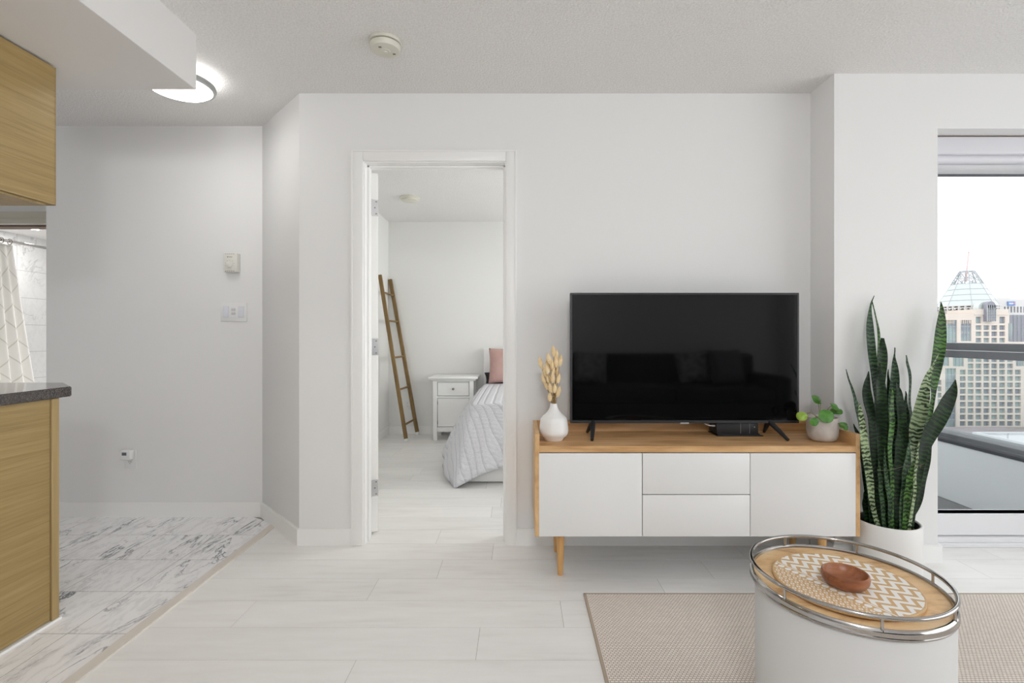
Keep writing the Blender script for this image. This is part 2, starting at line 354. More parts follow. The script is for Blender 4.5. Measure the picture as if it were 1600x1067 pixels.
def tube(bm, pts, rad, seg=10, closed=False, flat=None):
    pts = [Vector(p) for p in pts]; n = len(pts); t = nb(); rings = []
    up = Vector((0, 0, 1)); prevn = None
    for i, p in enumerate(pts):
        if closed: d = pts[(i+1) % n]-pts[i-1]
        else: d = pts[min(i+1, n-1)]-pts[max(i-1, 0)]
        d.normalize()
        nn = (prevn-d*prevn.dot(d)) if prevn is not None else (up.cross(d) if abs(d.z) < .95 else Vector((1, 0, 0)).cross(d))
        nn.normalize(); prevn = nn; bb = d.cross(nn)
        r = rad[i] if isinstance(rad, (list, tuple)) else rad
        fx, fy = flat or (1, 1)
        rings.append([t.verts.new(p+nn*(r*fx*math.cos(2*PI*k/seg))+bb*(r*fy*math.sin(2*PI*k/seg))) for k in range(seg)])
    m = n if closed else n-1
    for i in range(m):
        a, b = rings[i], rings[(i+1) % n]
        for k in range(seg):
            l = (k+1) % seg; t.faces.new((a[k], a[l], b[l], b[k]))
    if not closed: t.faces.new(rings[0]); t.faces.new(rings[-1])
    bmesh.ops.recalc_face_normals(t, faces=t.faces); merge(bm, t); return bm
def obj(name, bm, m, parent=None, origin=None, sharp=38, **props):
    me = bpy.data.meshes.new(name)
    xs = [v.co.x for v in bm.verts]; ys = [v.co.y for v in bm.verts]; zs = [v.co.z for v in bm.verts]
    if parent is not None: org = W[parent.name]
    elif origin is not None: org = Vector(origin)
    else: org = Vector(((min(xs)+max(xs))/2, (min(ys)+max(ys))/2, min(zs)))
    bmesh.ops.translate(bm, verts=bm.verts, vec=-org)
    bm.to_mesh(me); bm.free()
    for p in me.polygons: p.use_smooth = True
    me.set_sharp_from_angle(angle=math.radians(sharp))
    for x in (m if isinstance(m, list) else [m]): me.materials.append(x)
    o = bpy.data.objects.new(name, me); C.objects.link(o)
    if parent is not None: o.parent = parent
    else: o.location = org
    W[o.name] = org
    for k, v in props.items(): o[k] = v
    return o
def thing(name, loc, label, category, group=None):
    o = bpy.data.objects.new(name, None); C.objects.link(o); o.location = loc; o.empty_display_size = .1
    W[o.name] = Vector(loc); o['label'] = label; o['category'] = category
    if group: o['group'] = group
    return o
def tag(o, label, category, group=None):
    o['label'] = label; o['category'] = category
    if group: o['group'] = group
    return o
def struct(name, bm, m, parent=None, **k):
    o = obj(name, bm, m, parent, **k)
    if parent is None: o['kind'] = 'structure'
    return o
def cr(pts, n):
    """Catmull-Rom through pts (Vectors), n samples"""
    P = [Vector(p) for p in pts]; P = [P[0]*2-P[1]]+P+[P[-1]*2-P[-2]]; out = []
    m = len(P)-3
    for i in range(n):
        t = i/(n-1)*m; k = min(int(t), m-1); u = t-k; a, b, c, d = P[k:k+4]
        out.append(.5*((2*b)+(c-a)*u+(2*a-5*b+4*c-d)*u*u+(3*b-a-3*c+d)*u**3))
    return out

# ================================================================ setting
YM = 2.637; YH = 3.05; YC = 2.438; CEIL = 2.415; XC = 1.556; YB = 5.62; XL = -5.8
# plank floor: rows 0.19 deep; joint offsets measured where visible
def plank_floor():
    bm = nb(); lr = bm.faces.layers.float_vector.new('rnd') if hasattr(bm.faces.layers, 'float_vector') else None
    ls = bm.faces.layers.float.new('shade')
    off = {0: -.14, 1: -.383, 2: -.648, 3: .17, 4: -.152, 5: -.564}
    rnd = random.Random(3)
    for k in range(-18, 26):
        y1 = 2.65-.19*k; y0 = y1-.19
        if y1 < -2.45 or y0 > YB+.02: continue
        xmin = -1.43 if y0 < 2.85 else -1.6
        xmax = 3.95 if y0 < 2.7 else 2.0
        o = off.get(k, rnd.uniform(0, 1.28)); x = o-1.28*8
        while x < xmax:
            a, b = max(x, xmin), min(x+1.28, xmax)
            if b-a > .004:
                g = .0007; r = Vector((rnd.random(), rnd.random(), rnd.random())); s = rnd.uniform(.965, 1.03)
                c = [(a+g, y0+g), (b-g, y0+g), (b-g, y1-g), (a+g, y1-g)]
                top = [bm.verts.new((p, q, 0)) for p, q in c]; bot = [bm.verts.new((p, q, -.004)) for p, q in c]
                fs = [bm.faces.new(top)]+[bm.faces.new((top[i], bot[i], bot[(i+1) % 4], top[(i+1) % 4])) for i in range(4)]
                for f in fs:
                    if lr: f[lr] = r
                    f[ls] = s
            x += 1.28
    return struct('floor', bm, M['plank'], sharp=20)
plank_floor()
b = nb(); box(b, -1.43, 4.0, -2.45, 2.7, -.06, -.0010); box(b, -1.6, 2.05, 2.7, YB+.1, -.06, -.0010); struct('floor_base', b, M['subfloor'])
def marble_floor():
    bm = nb(); lr = bm.faces.layers.float_vector.new('rnd'); rnd = random.Random(11)
    j = 0; y = 2.766-.305*17
    while y < 7.0:
        x = -1.70+.305
        while x > -5.8:
            a, b_, g = x-.305, x, .0017
            b_ = min(b_, -1.45)
            r = Vector((rnd.random(), rnd.random(), rnd.random()))
            if b_-a > .01:
                c = [(a+g, y+g), (b_-g, y+g), (b_-g, y+.305-g), (a+g, y+.305-g)]
                if y < 2.9 or x < -2.9 or True:
                    if not (y > 3.0 and x > -2.85):
                        if y > 2.7 and y < 3.0 and b_ > -1.6: c = [(a+g, y+g), (b_-g, y+g), (b_-g, 2.93), (a+g, 3.07)]
                        top = [bm.verts.new((p, q, 0)) for p, q in c]; bot = [bm.verts.new((p, q, -.004)) for p, q in c]
                        for f in [bm.faces.new(top)]+[bm.faces.new((top[i], bot[i], bot[(i+1) % 4], top[(i+1) % 4])) for i in range(4)]: f[lr] = r
            x -= .305
        y += .305
    return struct('floor_hall', bm, M['marble'], sharp=20)
marble_floor()
b = nb(); box(b, XL, -1.43, -2.45, 3.1, -.06, -.0007); box(b, XL, -2.85, 3.1, 7.1, -.06, -.0007); struct('floor_hall_base', b, M['grout'])
b = nb(); prism(b, [(-1.47, -2.4), (-1.425, -2.4), (-1.425, 2.875), (-1.47, 2.915)], -.002, .007); struct('trim_1', b, M['threshold'])

# ceilings
b = nb(); box(b, XL, 3.95, -2.45, 2.80, CEIL, CEIL+.12); box(b, XL, -2.9, 2.8, 4.2, CEIL, CEIL+.12); struct('ceiling', b, M['ceil'])
b = nb(); box(b, -1.6, 2.05, 2.8, YB+.1, CEIL, CEIL+.12); struct('ceiling_bedroom', b, M['ceil'])
b = nb(); box(b, -2.9, -1.6, 2.8, 3.2, CEIL, CEIL+.12); struct('ceiling_hall', b, M['ceil'])
b = nb(); box(b, XL, -2.9, 4.25, 7.1, 2.25, 2.35); struct('ceiling_bathroom', b, M['soffit'])
# soffit over the kitchen
b = nb(); box(b, -3.0, -1.393, -2.4, 2.125, 2.178, CEIL+.01, .002, 1); struct('ceiling_bulkhead', b, M['soffit'])

# walls
XDL, XDR, ZD = -.829, -.079, 2.045       # clear door opening
b = nb(); prism(b, [(-1.18, YM), (XDL-.02, YM), (XDL-.02, YM+.12), (-1.13, YM+.12)], 0, CEIL)
box(b, XDL-.02, XDR+.02, YM, YM+.12, ZD+.02, CEIL); box(b, XDR+.02, XC+.02, YM, YM+.12, 0, CEIL)
struct('wall_front', b, M['wall'])
b = nb(); prism(b, [(-1.18, YM), (-1.13, YM+.12), (-1.496, 3.123), (-1.496, 3.25), (-1.62, 3.25), (-1.593, YH)], 0, CEIL); struct('wall_angled', b, M['wall'])
b = nb(); box(b, -2.93, -1.593, YH, YH+.12, 0, CEIL); struct('wall_hall', b, M['wall'])
b = nb(); box(b, -1.62, -1.496, 3.25, YB, 0, CEIL); struct('wall_bedroom_left', b, M['wall_bed'])
b = nb(); box(b, -1.62, 2.05, YB, YB+.1, 0, CEIL); struct('wall_bedroom_back', b, M['wall_bed'])
b = nb(); box(b, 1.95, 2.05, 2.757, 3.3, 0, CEIL); box(b, 1.95, 2.05, 5.1, YB, 0, CEIL); box(b, 1.95, 2.05, 3.3, 5.1, 0, .7); box(b, 1.95, 2.05, 3.3, 5.1, 2.2, CEIL)
struct('wall_bedroom_right', b, M['wall_bed'])
XW = 2.068; ZW = 2.143
b = nb(); box(b, XC, XW, YC, YM+.12, 0, CEIL); box(b, XW, 3.0, YC, 2.76, ZW, CEIL); box(b, 3.0, 3.95, YC, 2.76, 0, CEIL)
struct('wall_window', b, M['wall'])
b = nb(); box(b, 3.85, 3.95, -2.4, -2.1, 0, CEIL); box(b, 3.85, 3.95, 1.9, YC, 0, CEIL); box(b, 3.85, 3.95, -2.1, 1.9, 0, .12); box(b, 3.85, 3.95, -2.1, 1.9, 2.25, CEIL)
struct('wall_right', b, M['wall'])
b = nb(); box(b, XL, 3.95, -2.5, -2.4, 0, CEIL); struct('wall_back', b, M['wall'])
b = nb(); box(b, XL-.1, XL, -2.5, 4.15, 0, CEIL); struct('wall_left', b, M['wall'])
b = nb(); box(b, -2.93, -2.83, YH+.12, 7.0, 0, CEIL); struct('wall_corridor', b, M['wall'])
b = nb(); box(b, XL, -4.62, 4.15, 4.25, 0, CEIL); box(b, -3.75, -2.93, 4.15, 4.25, 0, CEIL); box(b, -4.62, -3.75, 4.15, 4.25, 2.12, CEIL); struct('wall_bathroom', b, M['wall'])
b = nb(); box(b, -5.7, -5.6, 4.25, 7.0, 0, 2.25); box(b, -5.6, -2.93, 6.9, 7.0, 0, 2.25); struct('wall_bathroom_tile', b, M['marble_wall'], origin=(-5.6, 4.27, .02))
# bathroom door head trim
b = nb(); box(b, -4.66, -3.71, 4.13, 4.15, 2.095, 2.16, .003); box(b, -4.66, -3.71, 4.115, 4.15, 2.055, 2.095, .004); struct('trim_2', b, M['header'])
b = nb(); box(b, -4.62, -3.75, 4.14, 4.24, 2.032, 2.05); struct('trim_3', b, M['brown'])

# baseboards
def board(name, pts, h=.088, t=.013, m='trim'):
    """pts on the wall line; thickness goes to the left of the direction"""
    b = nb()
    off = []
    n = len(pts)
    for i, p in enumerate(pts):
        p = Vector(p); d1 = (Vector(pts[i])-Vector(pts[i-1])).normalized() if i else None
        d2 = (Vector(pts[i+1])-Vector(pts[i])).normalized() if i < n-1 else None
        if d1 is None: d1 = d2
        if d2 is None: d2 = d1
        n1 = Vector((-d1.y, d1.x)); n2 = Vector((-d2.y, d2.x)); nn = (n1+n2).normalized()
        off.append(p+nn*(t/max(.3, nn.dot(n1))))
    prism(b, [tuple(p) for p in pts]+[tuple(p) for p in reversed(off)], 0, h-.004)
    off2 = [Vector(p)+(Vector(o)-Vector(p))*.7 for p, o in zip(pts, off)]
    prism(b, [tuple(p) for p in pts]+[tuple(p) for p in reversed(off2)], h-.004, h)
    return struct(name, b, M[m])
board('baseboard_hall', [(-.897, YM), (-1.18, YM), (-1.593, YH), (-2.93, YH)])
board('baseboard_front', [(XC, YM), (-.017, YM)])
board('baseboard_column', [(XW, YM+.03), (XW, YC), (XC, YC), (XC, YM-.013)])
board('baseboard_bedroom', [(1.95, YB), (-1.496, YB), (-1.496, 3.12)])

# door surround, jambs
b = nb()
def casing(b, x0, x1, z0, z1, Y, s):
    box(b, x0, x1, Y-.014 if s < 0 else Y, Y if s < 0 else Y+.014, z0, z1, .003, 2)
for Y, s in ((YM, -1), (YM+.12, 1)):
    casing(b, -.897, XDL-.006, 0, 2.106, Y, s); casing(b, XDR+.006, -.017, 0, 2.106, Y, s)
    casing(b, XDL-.006, XDR+.006, ZD+.004, 2.106, Y, s)
    yy = Y-.018 if s < 0 else Y+.014
    box(b, -.897, -.889, min(yy, yy+.004), yy+.004, 0, 2.106, .001, 1); box(b, -.025, -.017, yy, yy+.004, 0, 2.106, .001, 1); box(b, -.889, -.025, yy, yy+.004, 2.098, 2.106, .001, 1)
struct('trim_4', b, M['trim'])
b = nb(); box(b, XDL-.02, XDL, YM-.001, YM+.121, 0, ZD); box(b, XDR, XDR+.02, YM-.001, YM+.121, 0, ZD); box(b, XDL-.02, XDR+.02, YM-.001, YM+.121, ZD, ZD+.02)
box(b, XDL, XDL+.011, YM+.045, YM+.082, 0, ZD, .002); box(b, XDR-.011, XDR, YM+.045, YM+.082, 0, ZD, .002); box(b, XDL, XDR, YM+.045, YM+.082, ZD-.011, ZD, .002)
struct('trim_5', b, M['trim'])
# door slab, opened about 112 degrees into the bedroom
hx, hy = XDL+.002, YM+.128
ang = math.radians(112)
mt = Matrix.Translation((hx-.010, hy+.008, 0)) @ Matrix.Rotation(ang, 4, 'Z')
b = nb(); box(b, 0, .74, -.040, 0, .012, 2.036, .002, 1, mt); dslab = struct('door_1', b, M['door'], origin=(hx, hy, .012))
for z, nm in ((1.84, 0), (1.055, 1), (.26, 2)):
    b = nb(); box(b, -.0022, 0, -.040, -.004, z-.046, z+.046, .001, 1, mt)
    for q in range(5): lathe(b, [(0, -.0088), (.0058, -.0088), (.0058, .0088), (0, .0088)], (hx-.006, hy-.007, z-.0368+q*.0184), 12)
    h = obj('hinge', b, M['steel'], dslab)
    b = nb()
    for dz, dx in ((.034, -.020), (0, -.013), (-.034, -.020)):
        t = Matrix.Translation((0, 0, 0)); box(b, -.0034, -.0020, dx-.0032-.008, dx+.0032-.008, z+dz-.0032, z+dz+.0032, 0, 1, mt)
    obj('screws', b, M['vent'], h)
b = nb()
for s in (-1, 1):
    y = -.020+s*.045
    lathe(b, [(0, -.02), (.012, -.02), (.025, -.012), (.027, 0), (.022, .012), (.010, .016), (.010, .03)], (0, 0, 0), 20, mtx=None) if False else None
    t = mt @ Matrix.Translation((.68, y, 1.0)) @ Matrix.Rotation(-s*PI/2, 4, 'X')
    u = nb(); lathe(u, [(0, .030), (.018, .028), (.026, .016), (.024, .004), (.011, -.006), (.011, -.025), (.03, -.025)], (0, 0, 0), 20)
    bmesh.ops.transform(u, matrix=t, verts=u.verts); merge(b, u)
obj('door_knob', b, M['steel'], dslab)

# ================================================================ balcony door
YG = 2.66
def frame_rect(b, x0, x1, z0, z1, y0, y1, w, wb=None):
    wb = wb or w
    box(b, x0, x0+w, y0, y1, z0, z1, .002, 1); box(b, x1-w, x1, y0, y1, z0, z1, .002, 1)
    box(b, x0+w, x1-w, y0, y1, z1-w, z1, .002, 1); box(b, x0+w, x1-w, y0, y1, z0, z0+wb, .002, 1)
win = nb(); frame_rect(win, XW-.03, 3.03, .005, 2.16, 2.64, 2.75, .05, .055)
win = struct('window_1', win, M['frame_white'])
b = nb(); box(b, XW-.02, 2.98, 2.625, 2.70, .055, .168, .003, 1); box(b, XW-.02, 2.98, 2.625, 2.70, 1.990, 2.10, .003, 1)
box(b, XW-.02, XW-.005, 2.625, 2.70, .055, 2.10, .003, 1); box(b, 2.91, 2.98, 2.625, 2.70, .055, 2.10, .003, 1); obj('sash', b, M['frame_white'], win)
b = nb(); frame_rect(b, XW-.02, 2.915, .155, 1.998, 2.635, 2.69, .013); obj('gasket', b, M['gasket'], win)
b = nb(); box(b, XW-.01, 2.91, 2.660, 2.666, .165, 1.992); obj('pane', b, M['glass'], win)
b = nb(); box(b, XW, 3.0, 2.600, 2.66, 0, .022, .003, 2); box(b, XW, 3.0, 2.612, 2.65, .022, .05, .002, 1); struct('trim_6', b, M['frame_white'])
# roller blind cassette
rb = thing('roller_blind', (2.53, 2.55, 1.985), 'white roller blind cassette rolled up above the balcony door', 'blind')
b = nb(); box(b, XW+.002, 2.995, 2.515, 2.60, 2.046, 2.137, .010, 3); obj('cassette', b, M['blind'], rb)
b = nb(); box(b, XW+.002, 2.995, 2.522, 2.60, 2.132, 2.142); obj('dark_gap_strip', b, M['brown'], rb)  # dark strip stands in for the open gap above the cassette
b = nb(); lathe(b, [(0, XW+.005), (.022, XW+.005), (.022, 2.995), (0, 2.995)], (0, 2.552, 2.030), 24, 'X'); obj('fabric_roll', b, M['blind'], rb)
b = nb(); lathe(b, [(0, XW+.005), (.040, XW+.005), (.040, 2.995), (0, 2.995)], (0, 2.606, 2.015), 28, 'X'); obj('bottom_rail', b, M['frame_grey'], rb)
# living-room window right of the camera and bedroom window
for nm, x0, y0, y1, z0, z1, nmul in (('window_2', 3.88, -2.1, 1.9, .12, 2.25, 3), ('window_3', 1.98, 3.3, 5.1, .7, 2.2, 1)):
    b = nb(); w = .05
    box(b, x0, x0+.05, y0, y1, z0, z0+w); box(b, x0, x0+.05, y0, y1, z1-w, z1)
    for k in range(nmul+2):
        y = y0+(y1-y0-w)*k/(nmul+1); box(b, x0, x0+.05, y, y+w, z0+w, z1-w)
    wo = struct(nm, b, M['frame_white'])
    b = nb(); box(b, x0+.022, x0+.028, y0+w, y1-w, z0+w, z1-w); obj('pane', b, M['glass'], wo)

# ================================================================ balcony and city
b = nb(); box(b, 2.05, 3.2, 2.76, 6.2, -.20, -.05); struct('balcony_floor', b, M['deck'])
b = nb(); box(b, 3.045, 3.20, 2.765, 6.2, -.05, .355, .004, 1); struct('balcony_wall', b, M['parapet'])
rl = thing('balcony_railing', (3.12, 4.2, .355), 'charcoal metal railing with clear glass infill on top of the grey balcony wall', 'railing')
b = nb(); box(b, 3.035, 3.21, 2.765, 6.2, .355, .425, .008, 2); box(b, 3.028, 3.05, 2.765, 6.2, .375, .395, .003, 1); obj('bottom_rail', b, M['rail'], rl)
b = nb(); box(b, 3.04, 3.13, 2.765, 6.2, 1.018, 1.068, .006, 2); obj('top_rail', b, M['rail'], rl)
b = nb(); box(b, 3.044, 3.12, 2.765, 6.2, 1.0146, 1.0179); obj('seam_strip', b, M['silver'], rl)
b = nb(); box(b, 3.048, 3.12, 2.765, 6.2, .965, 1.0145, .002, 1); obj('top_channel', b, M['rail'], rl)
b = nb(); box(b, 3.082, 3.09, 2.765, 6.2, .42, .97); obj('glass_infill', b, M['railglass'], rl)

YT = 240.0; K = YT/F
def bx_(px): return (px-CX)*K
def bz_(py): return H-(py-CY)*K
def holed_plate(bm, x0, x1, z0, z1, rects, y, d):
    xs = sorted(set([x0, x1]+[v for r in rects for v in r[:2] if x0 < v < x1])); zs = sorted(set([z0, z1]+[v for r in rects for v in r[2:] if z0 < v < z1]))
    def solid(i, j):
        if i < 0 or j < 0 or i >= len(xs)-1 or j >= len(zs)-1: return None
        cx, cz = (xs[i]+xs[i+1])/2, (zs[j]+zs[j+1])/2
        return not any(r[0] < cx < r[1] and r[2] < cz < r[3] for r in rects)
    def q(*p): bm.faces.new([bm.verts.new(v) for v in p])
    for i in range(len(xs)-1):
        for j in range(len(zs)-1):
            if not solid(i, j): continue
            a, c, e, f = xs[i], xs[i+1], zs[j], zs[j+1]
            q((a, y, e), (c, y, e), (c, y, f), (a, y, f))
            for di, dj, p0, p1 in ((-1, 0, (a, e), (a, f)), (1, 0, (c, e), (c, f)), (0, -1, (a, e), (c, e)), (0, 1, (a, f), (c, f))):
                if solid(i+di, j+dj) is not True:
                    q((p0[0], y, p0[1]), (p1[0], y, p1[1]), (p1[0], y+d, p1[1]), (p0[0], y+d, p0[1]))
# stone office tower
tower = thing('office_tower', (bx_(1537), YT+12, -50), 'pale stone office tower with square window grid behind the balcony railing', 'building')
R = []; bays = []
def pr(x0, y0, x1, y1): return (bx_(x0), bx_(x1), bz_(y1), bz_(y0))
for r in range(10):
    for c in range(8): R.append(pr(1499.8+12.3*c, 577.7+10.05*r, 1508.9+12.3*c, 585.2+10.05*r))
for r in range(2):
    for c in range(6): R.append(pr(1512.1+12.3*c, 558.2+10.05*r-.2, 1521.2+12.3*c, 565.6+10.05*r))
for r in (508.3, 518.0, 527.9):
    for c in range(4): R.append(pr(1524.6+12.3*c, r, 1533.4+12.3*c, r+7.2))
R.append(pr(1524.6, 494.8, 1533.4, 505.2)); R.append(pr(1561.5, 494.8, 1570.3, 505.2))
rest = []
for r in (537.9, 548.0):
    for c in range(6): rest.append(pr(1512.1+12.3*c, r, 1521.2+12.3*c, r+7.4))
for r in range(4):
    for c in range(8): rest.append(pr(1499.8+12.3*c, 678.2+10.05*r, 1508.9+12.3*c, 685.7+10.05*r))
for r in range(10): rest.append(pr(1463, 577.7+10.05*r+16, 1471, 585.2+10.05*r+16))
bays = [pr(1479, 500, 1495.2, 548), pr(1501.3, 500, 1517.8, 533), pr(1489, 556, 1506, 572.3), pr(1477, 575.5, 1493.6, 668), pr(1587.5, 556, 1600, 572), pr(1575.5, 505, 1583, 533), pr(1463, 556, 1483, 571.5)]
b = nb(); holed_plate(b, bx_(1440), bx_(1577), -50, bz_(490.5), R+rest+bays, YT, 1.2)
holed_plate(b, bx_(1577), bx_(1606), -50, bz_(534), R+rest+bays, YT, 1.2)
box(b, bx_(1440), bx_(1606), YT+1.3, YT+26, -50, bz_(540)); box(b, bx_(1440), bx_(1576.5), YT+1.3, YT+26, bz_(541), bz_(491))
box(b, bx_(1522), bx_(1575), YT-.3, YT+20, bz_(492), bz_(483))
for x in (1478, 1480, 1482.5, 1485, 1487.5, 1490, 1502, 1505, 1508, 1511, 1514, 1516): box(b, bx_(x), bx_(x+.7), YT, YT+.6, bz_(505.5), bz_(500))
obj('wall', b, M['beige_stone'], tower, sharp=20)
for i, r in enumerate(R):
    b = nb(); box(b, r[0]-.05, r[1]+.05, YT+.8, YT+1.1, r[2]-.05, r[3]+.05)
    if i < 98: obj('window', b, M['pane_green'], tower)
    else: obj('window', b, M['pane_dark' if i % 2 else 'pane_green'], tower)
    if i == 99: break
b = nb()
for r in R[100:]+rest: box(b, r[0]-.05, r[1]+.05, YT+.8, YT+1.1, r[2]-.05, r[3]+.05)
obj('distant_windows', b, M['pane_green'], tower, kind='stuff')
for r in bays:
    b = nb(); box(b, r[0]-.05, r[1]+.05, YT+.5, YT+1.1, r[2]-.05, r[3]+.05); g = obj('glazed_bay', b, M['pane_green'], tower)
    b = nb()
    for k in range(1, max(2, int((r[3]-r[2])/3.1))): z = r[3]-k*3.13; box(b, r[0], r[1], YT+.3, YT+.6, z-.12, z+.12)
    for k in range(1, 3): x = r[0]+(r[1]-r[0])*k/3; box(b, x-.06, x+.06, YT+.3, YT+.6, r[2], r[3])
    obj('mullions', b, M['lattice'], g)
b = nb(); box(b, bx_(1536.3), bx_(1549.3), YT-2, YT+0, bz_(502), bz_(477)); lathe(b, [(0, 0), ((bx_(1549.3)-bx_(1536.3))/2, 0), ((bx_(1549.3)-bx_(1536.3))/2, 2), (0, 2)], (bx_(1542.8), YT, bz_(477.5)), 24, 'Y')
g = obj('arched_bay', b, M['pane_dark'], tower)
b = nb()
for k in range(1, 6): box(b, bx_(1536.3), bx_(1549.3), YT-2.3, YT-1.9, bz_(478+k*4.2)-.1, bz_(478+k*4.2)+.1)
for k in range(0, 5): x = bx_(1536.3+k*3.25); box(b, x-.1, x+.1, YT-2.3, YT-1.9, bz_(502), bz_(477))
obj('mullions', b, M['lattice'], g)
# drum, pyramid roof, open steel crown
pc = Vector((bx_(1511)*258/240, 258.0, 0)); kz = 258/F
def z258(py): return H-(py-CY)*kz
b = nb(); lathe(b, [(13.2, 0), (13.2, z258(485.5)-z258(493)), (0, z258(485.5)-z258(493))], (pc.x, pc.y, z258(493)), 40); obj('drum', b, mat('drum_stone', (.34, .32, .31, 1), .8), tower)
b = nb(); rr1, rr2 = 6.0, 2.8
def ring4(r, z, a0=.32, n=4): return [Vector((pc.x+r*1.08*math.cos(a0+2*PI*i/n), pc.y+r*1.08*math.sin(a0+2*PI*i/n), z)) for i in range(n)]
for k in range(32):
    a = 2*PI*k/32; x, y = pc.x+12.4*math.cos(a), pc.y+12.4*math.sin(a); box(b, x-.35, x+.35, y-.35, y+.35, z258(486), z258(479.5))
lathe(b, [(12.0, 0), (12.8, 0), (12.8, .5), (12.0, .5)], (pc.x, pc.y, z258(483)), 44); lathe(b, [(0, 0), (12.9, 0), (12.9, .5), (0, .5)], (pc.x, pc.y, z258(479.6)), 44)
obj('colonnade', b, M['white_bld'], tower)
b = nb(); NS = 8
a, c = ring4(11.6, z258(479), .2, NS), ring4(rr1, z258(444), .2, NS)
va = [b.verts.new(p) for p in a]; vc = [b.verts.new(p) for p in c]
for i in range(NS): b.faces.new((va[i], va[(i+1) % NS], vc[(i+1) % NS], vc[i]))
b.faces.new(vc); pyr = obj('glass_pyramid', b, M['glass_roof'], tower, sharp=10)
b = nb()
for t in (.25, .5, .75, 1):
    rr = ring4(11.6+(rr1-11.6)*t+.1, z258(479)+(z258(444)-z258(479))*t, .2, NS); tube(b, rr, .12, 5, True)
for i in range(NS): tube(b, [a[i], c[i]], .15, 5)
obj('ribs', b, M['lattice'], pyr)
b = nb(); d = ring4(rr2, z258(424), .2, NS); mid = [(c[i]+d[i])/2 for i in range(NS)]
for i in range(NS):
    j = (i+1) % NS; tube(b, [c[i], d[i]], .30, 6); tube(b, [c[i], mid[j]], .2, 5); tube(b, [mid[i], d[j]], .2, 5); tube(b, [mid[i], (c[i]+c[j])/2], .2, 5)
tube(b, d, .28, 6, True); tube(b, mid, .2, 6, True)
obj('steel_crown', b, M['lattice'], tower)
b = nb(); tube(b, [(pc.x-.4, pc.y, z258(440)), (pc.x-.2, pc.y, z258(424)), (pc.x+.9, pc.y, z258(394))], [.4, .35, .25], 6); lathe(b, [(0, -.6), (.5, 0), (0, .6)], (pc.x+.9, pc.y, z258(394)), 8); obj('mast', b, M['red'], tower)
b = nb(); lathe(b, [(0, 0), (3.0, 0), (3.0, 3), (0, 3)], (bx_(1531)*243.5/240, YT+4, bz_(480.8)), 24, 'Y'); obj('vaulted_roof', b, M['glass_roof'], tower)
# white bank-style block behind, glass block
wb = thing('white_office_block', ((1600-CX)*300/F, 308, -50), 'white office block with slim windows and a blue rooftop sign', 'building')
K3 = 300/F
def qx(px): return (px-CX)*K3
def qz(py): return H-(py-CY)*K3
wr = [(qx(p), qx(p+2.7), qz(488.3), qz(479.2)) for p in [1568.8+k*5.05 for k in range(12)]]
b = nb(); holed_plate(b, qx(1550), qx(1640), -50, qz(469.5), wr, 300, 1.2); box(b, qx(1550), qx(1640), 301.3, 322, -50, qz(469.5)); box(b, qx(1556), qx(1640), 302, 318, qz(469.5), qz(467)); box(b, qx(1556), qx(1586), 303, 316, qz(469), qz(464.8))
obj('wall', b, M['white_bld'], wb)
for r in wr:
    b = nb(); box(b, r[0], r[1], 300.8, 301.2, r[2], r[3]); obj('window', b, M['pane_dark'], wb)
b = nb(); box(b, qx(1573.4), qx(1584.8), 299.3, 299.95, qz(477.6), qz(471)); sg = obj('sign', b, M['signblue'], wb)
b = nb()
for k in range(4): box(b, qx(1574.8+k*1.7), qx(1576+k*1.7), 299.1, 299.3, qz(475.3), qz(473.2))
obj('sign_lettering', b, M['signwhite'], sg)
b = nb(); box(b, qx(1581.8), qx(1583.8), 299.1, 299.3, qz(475.3), qz(473)); obj('sign_emblem', b, M['signred'], sg)
K2 = 272/F
gb = thing('glass_office_block', ((1620-CX)*K2, 280, -50), 'mauve glass office block standing right of the stone tower', 'building')
b = nb(); box(b, (1577-CX)*K2, (1660-CX)*K2, 272, 290, -50, H-(492-CY)*K2); obj('wall', b, M['glass_bld'], gb)
b = nb()
for k in range(12): x = (1577+k*6.3-CX)*K2; box(b, x-.08, x+.08, 271.8, 272, -20, H-(492-CY)*K2)
for k in range(20): z = H-(495+k*5.5-CY)*K2; box(b, (1577-CX)*K2, (1660-CX)*K2, 271.8, 272, z-.08, z+.08)
obj('mullions', b, M['pane_green'], gb)
# low roofs
b = nb(); box(b, 101, 150, 80, 110, -50, -20.9); box(b, 101, 150, 109.2, 110, -20.9, -20.4); box(b, 101, 101.8, 80, 109.2, -20.9, -20.4)
for k in range(9): box(b, 103+k*4, 103.2+k*4, 104, 104.2, -20.9, -19.6)
box(b, 101, 150, 104, 104.15, -19.75, -19.6)
tag(obj('low_building', b, M['roofgrey']), 'low building with flat white roof below the stone tower', 'building')
b = nb(); box(b, 188, 300, 190, 225, -60, -40.6)
tag(obj('brick_building', b, M['roofbrown']), 'brownish roof at the foot of the stone tower', 'building')
b = nb(); box(b, -300, 600, 30, 700, -60.5, -60); struct('ground', b, M['city'])

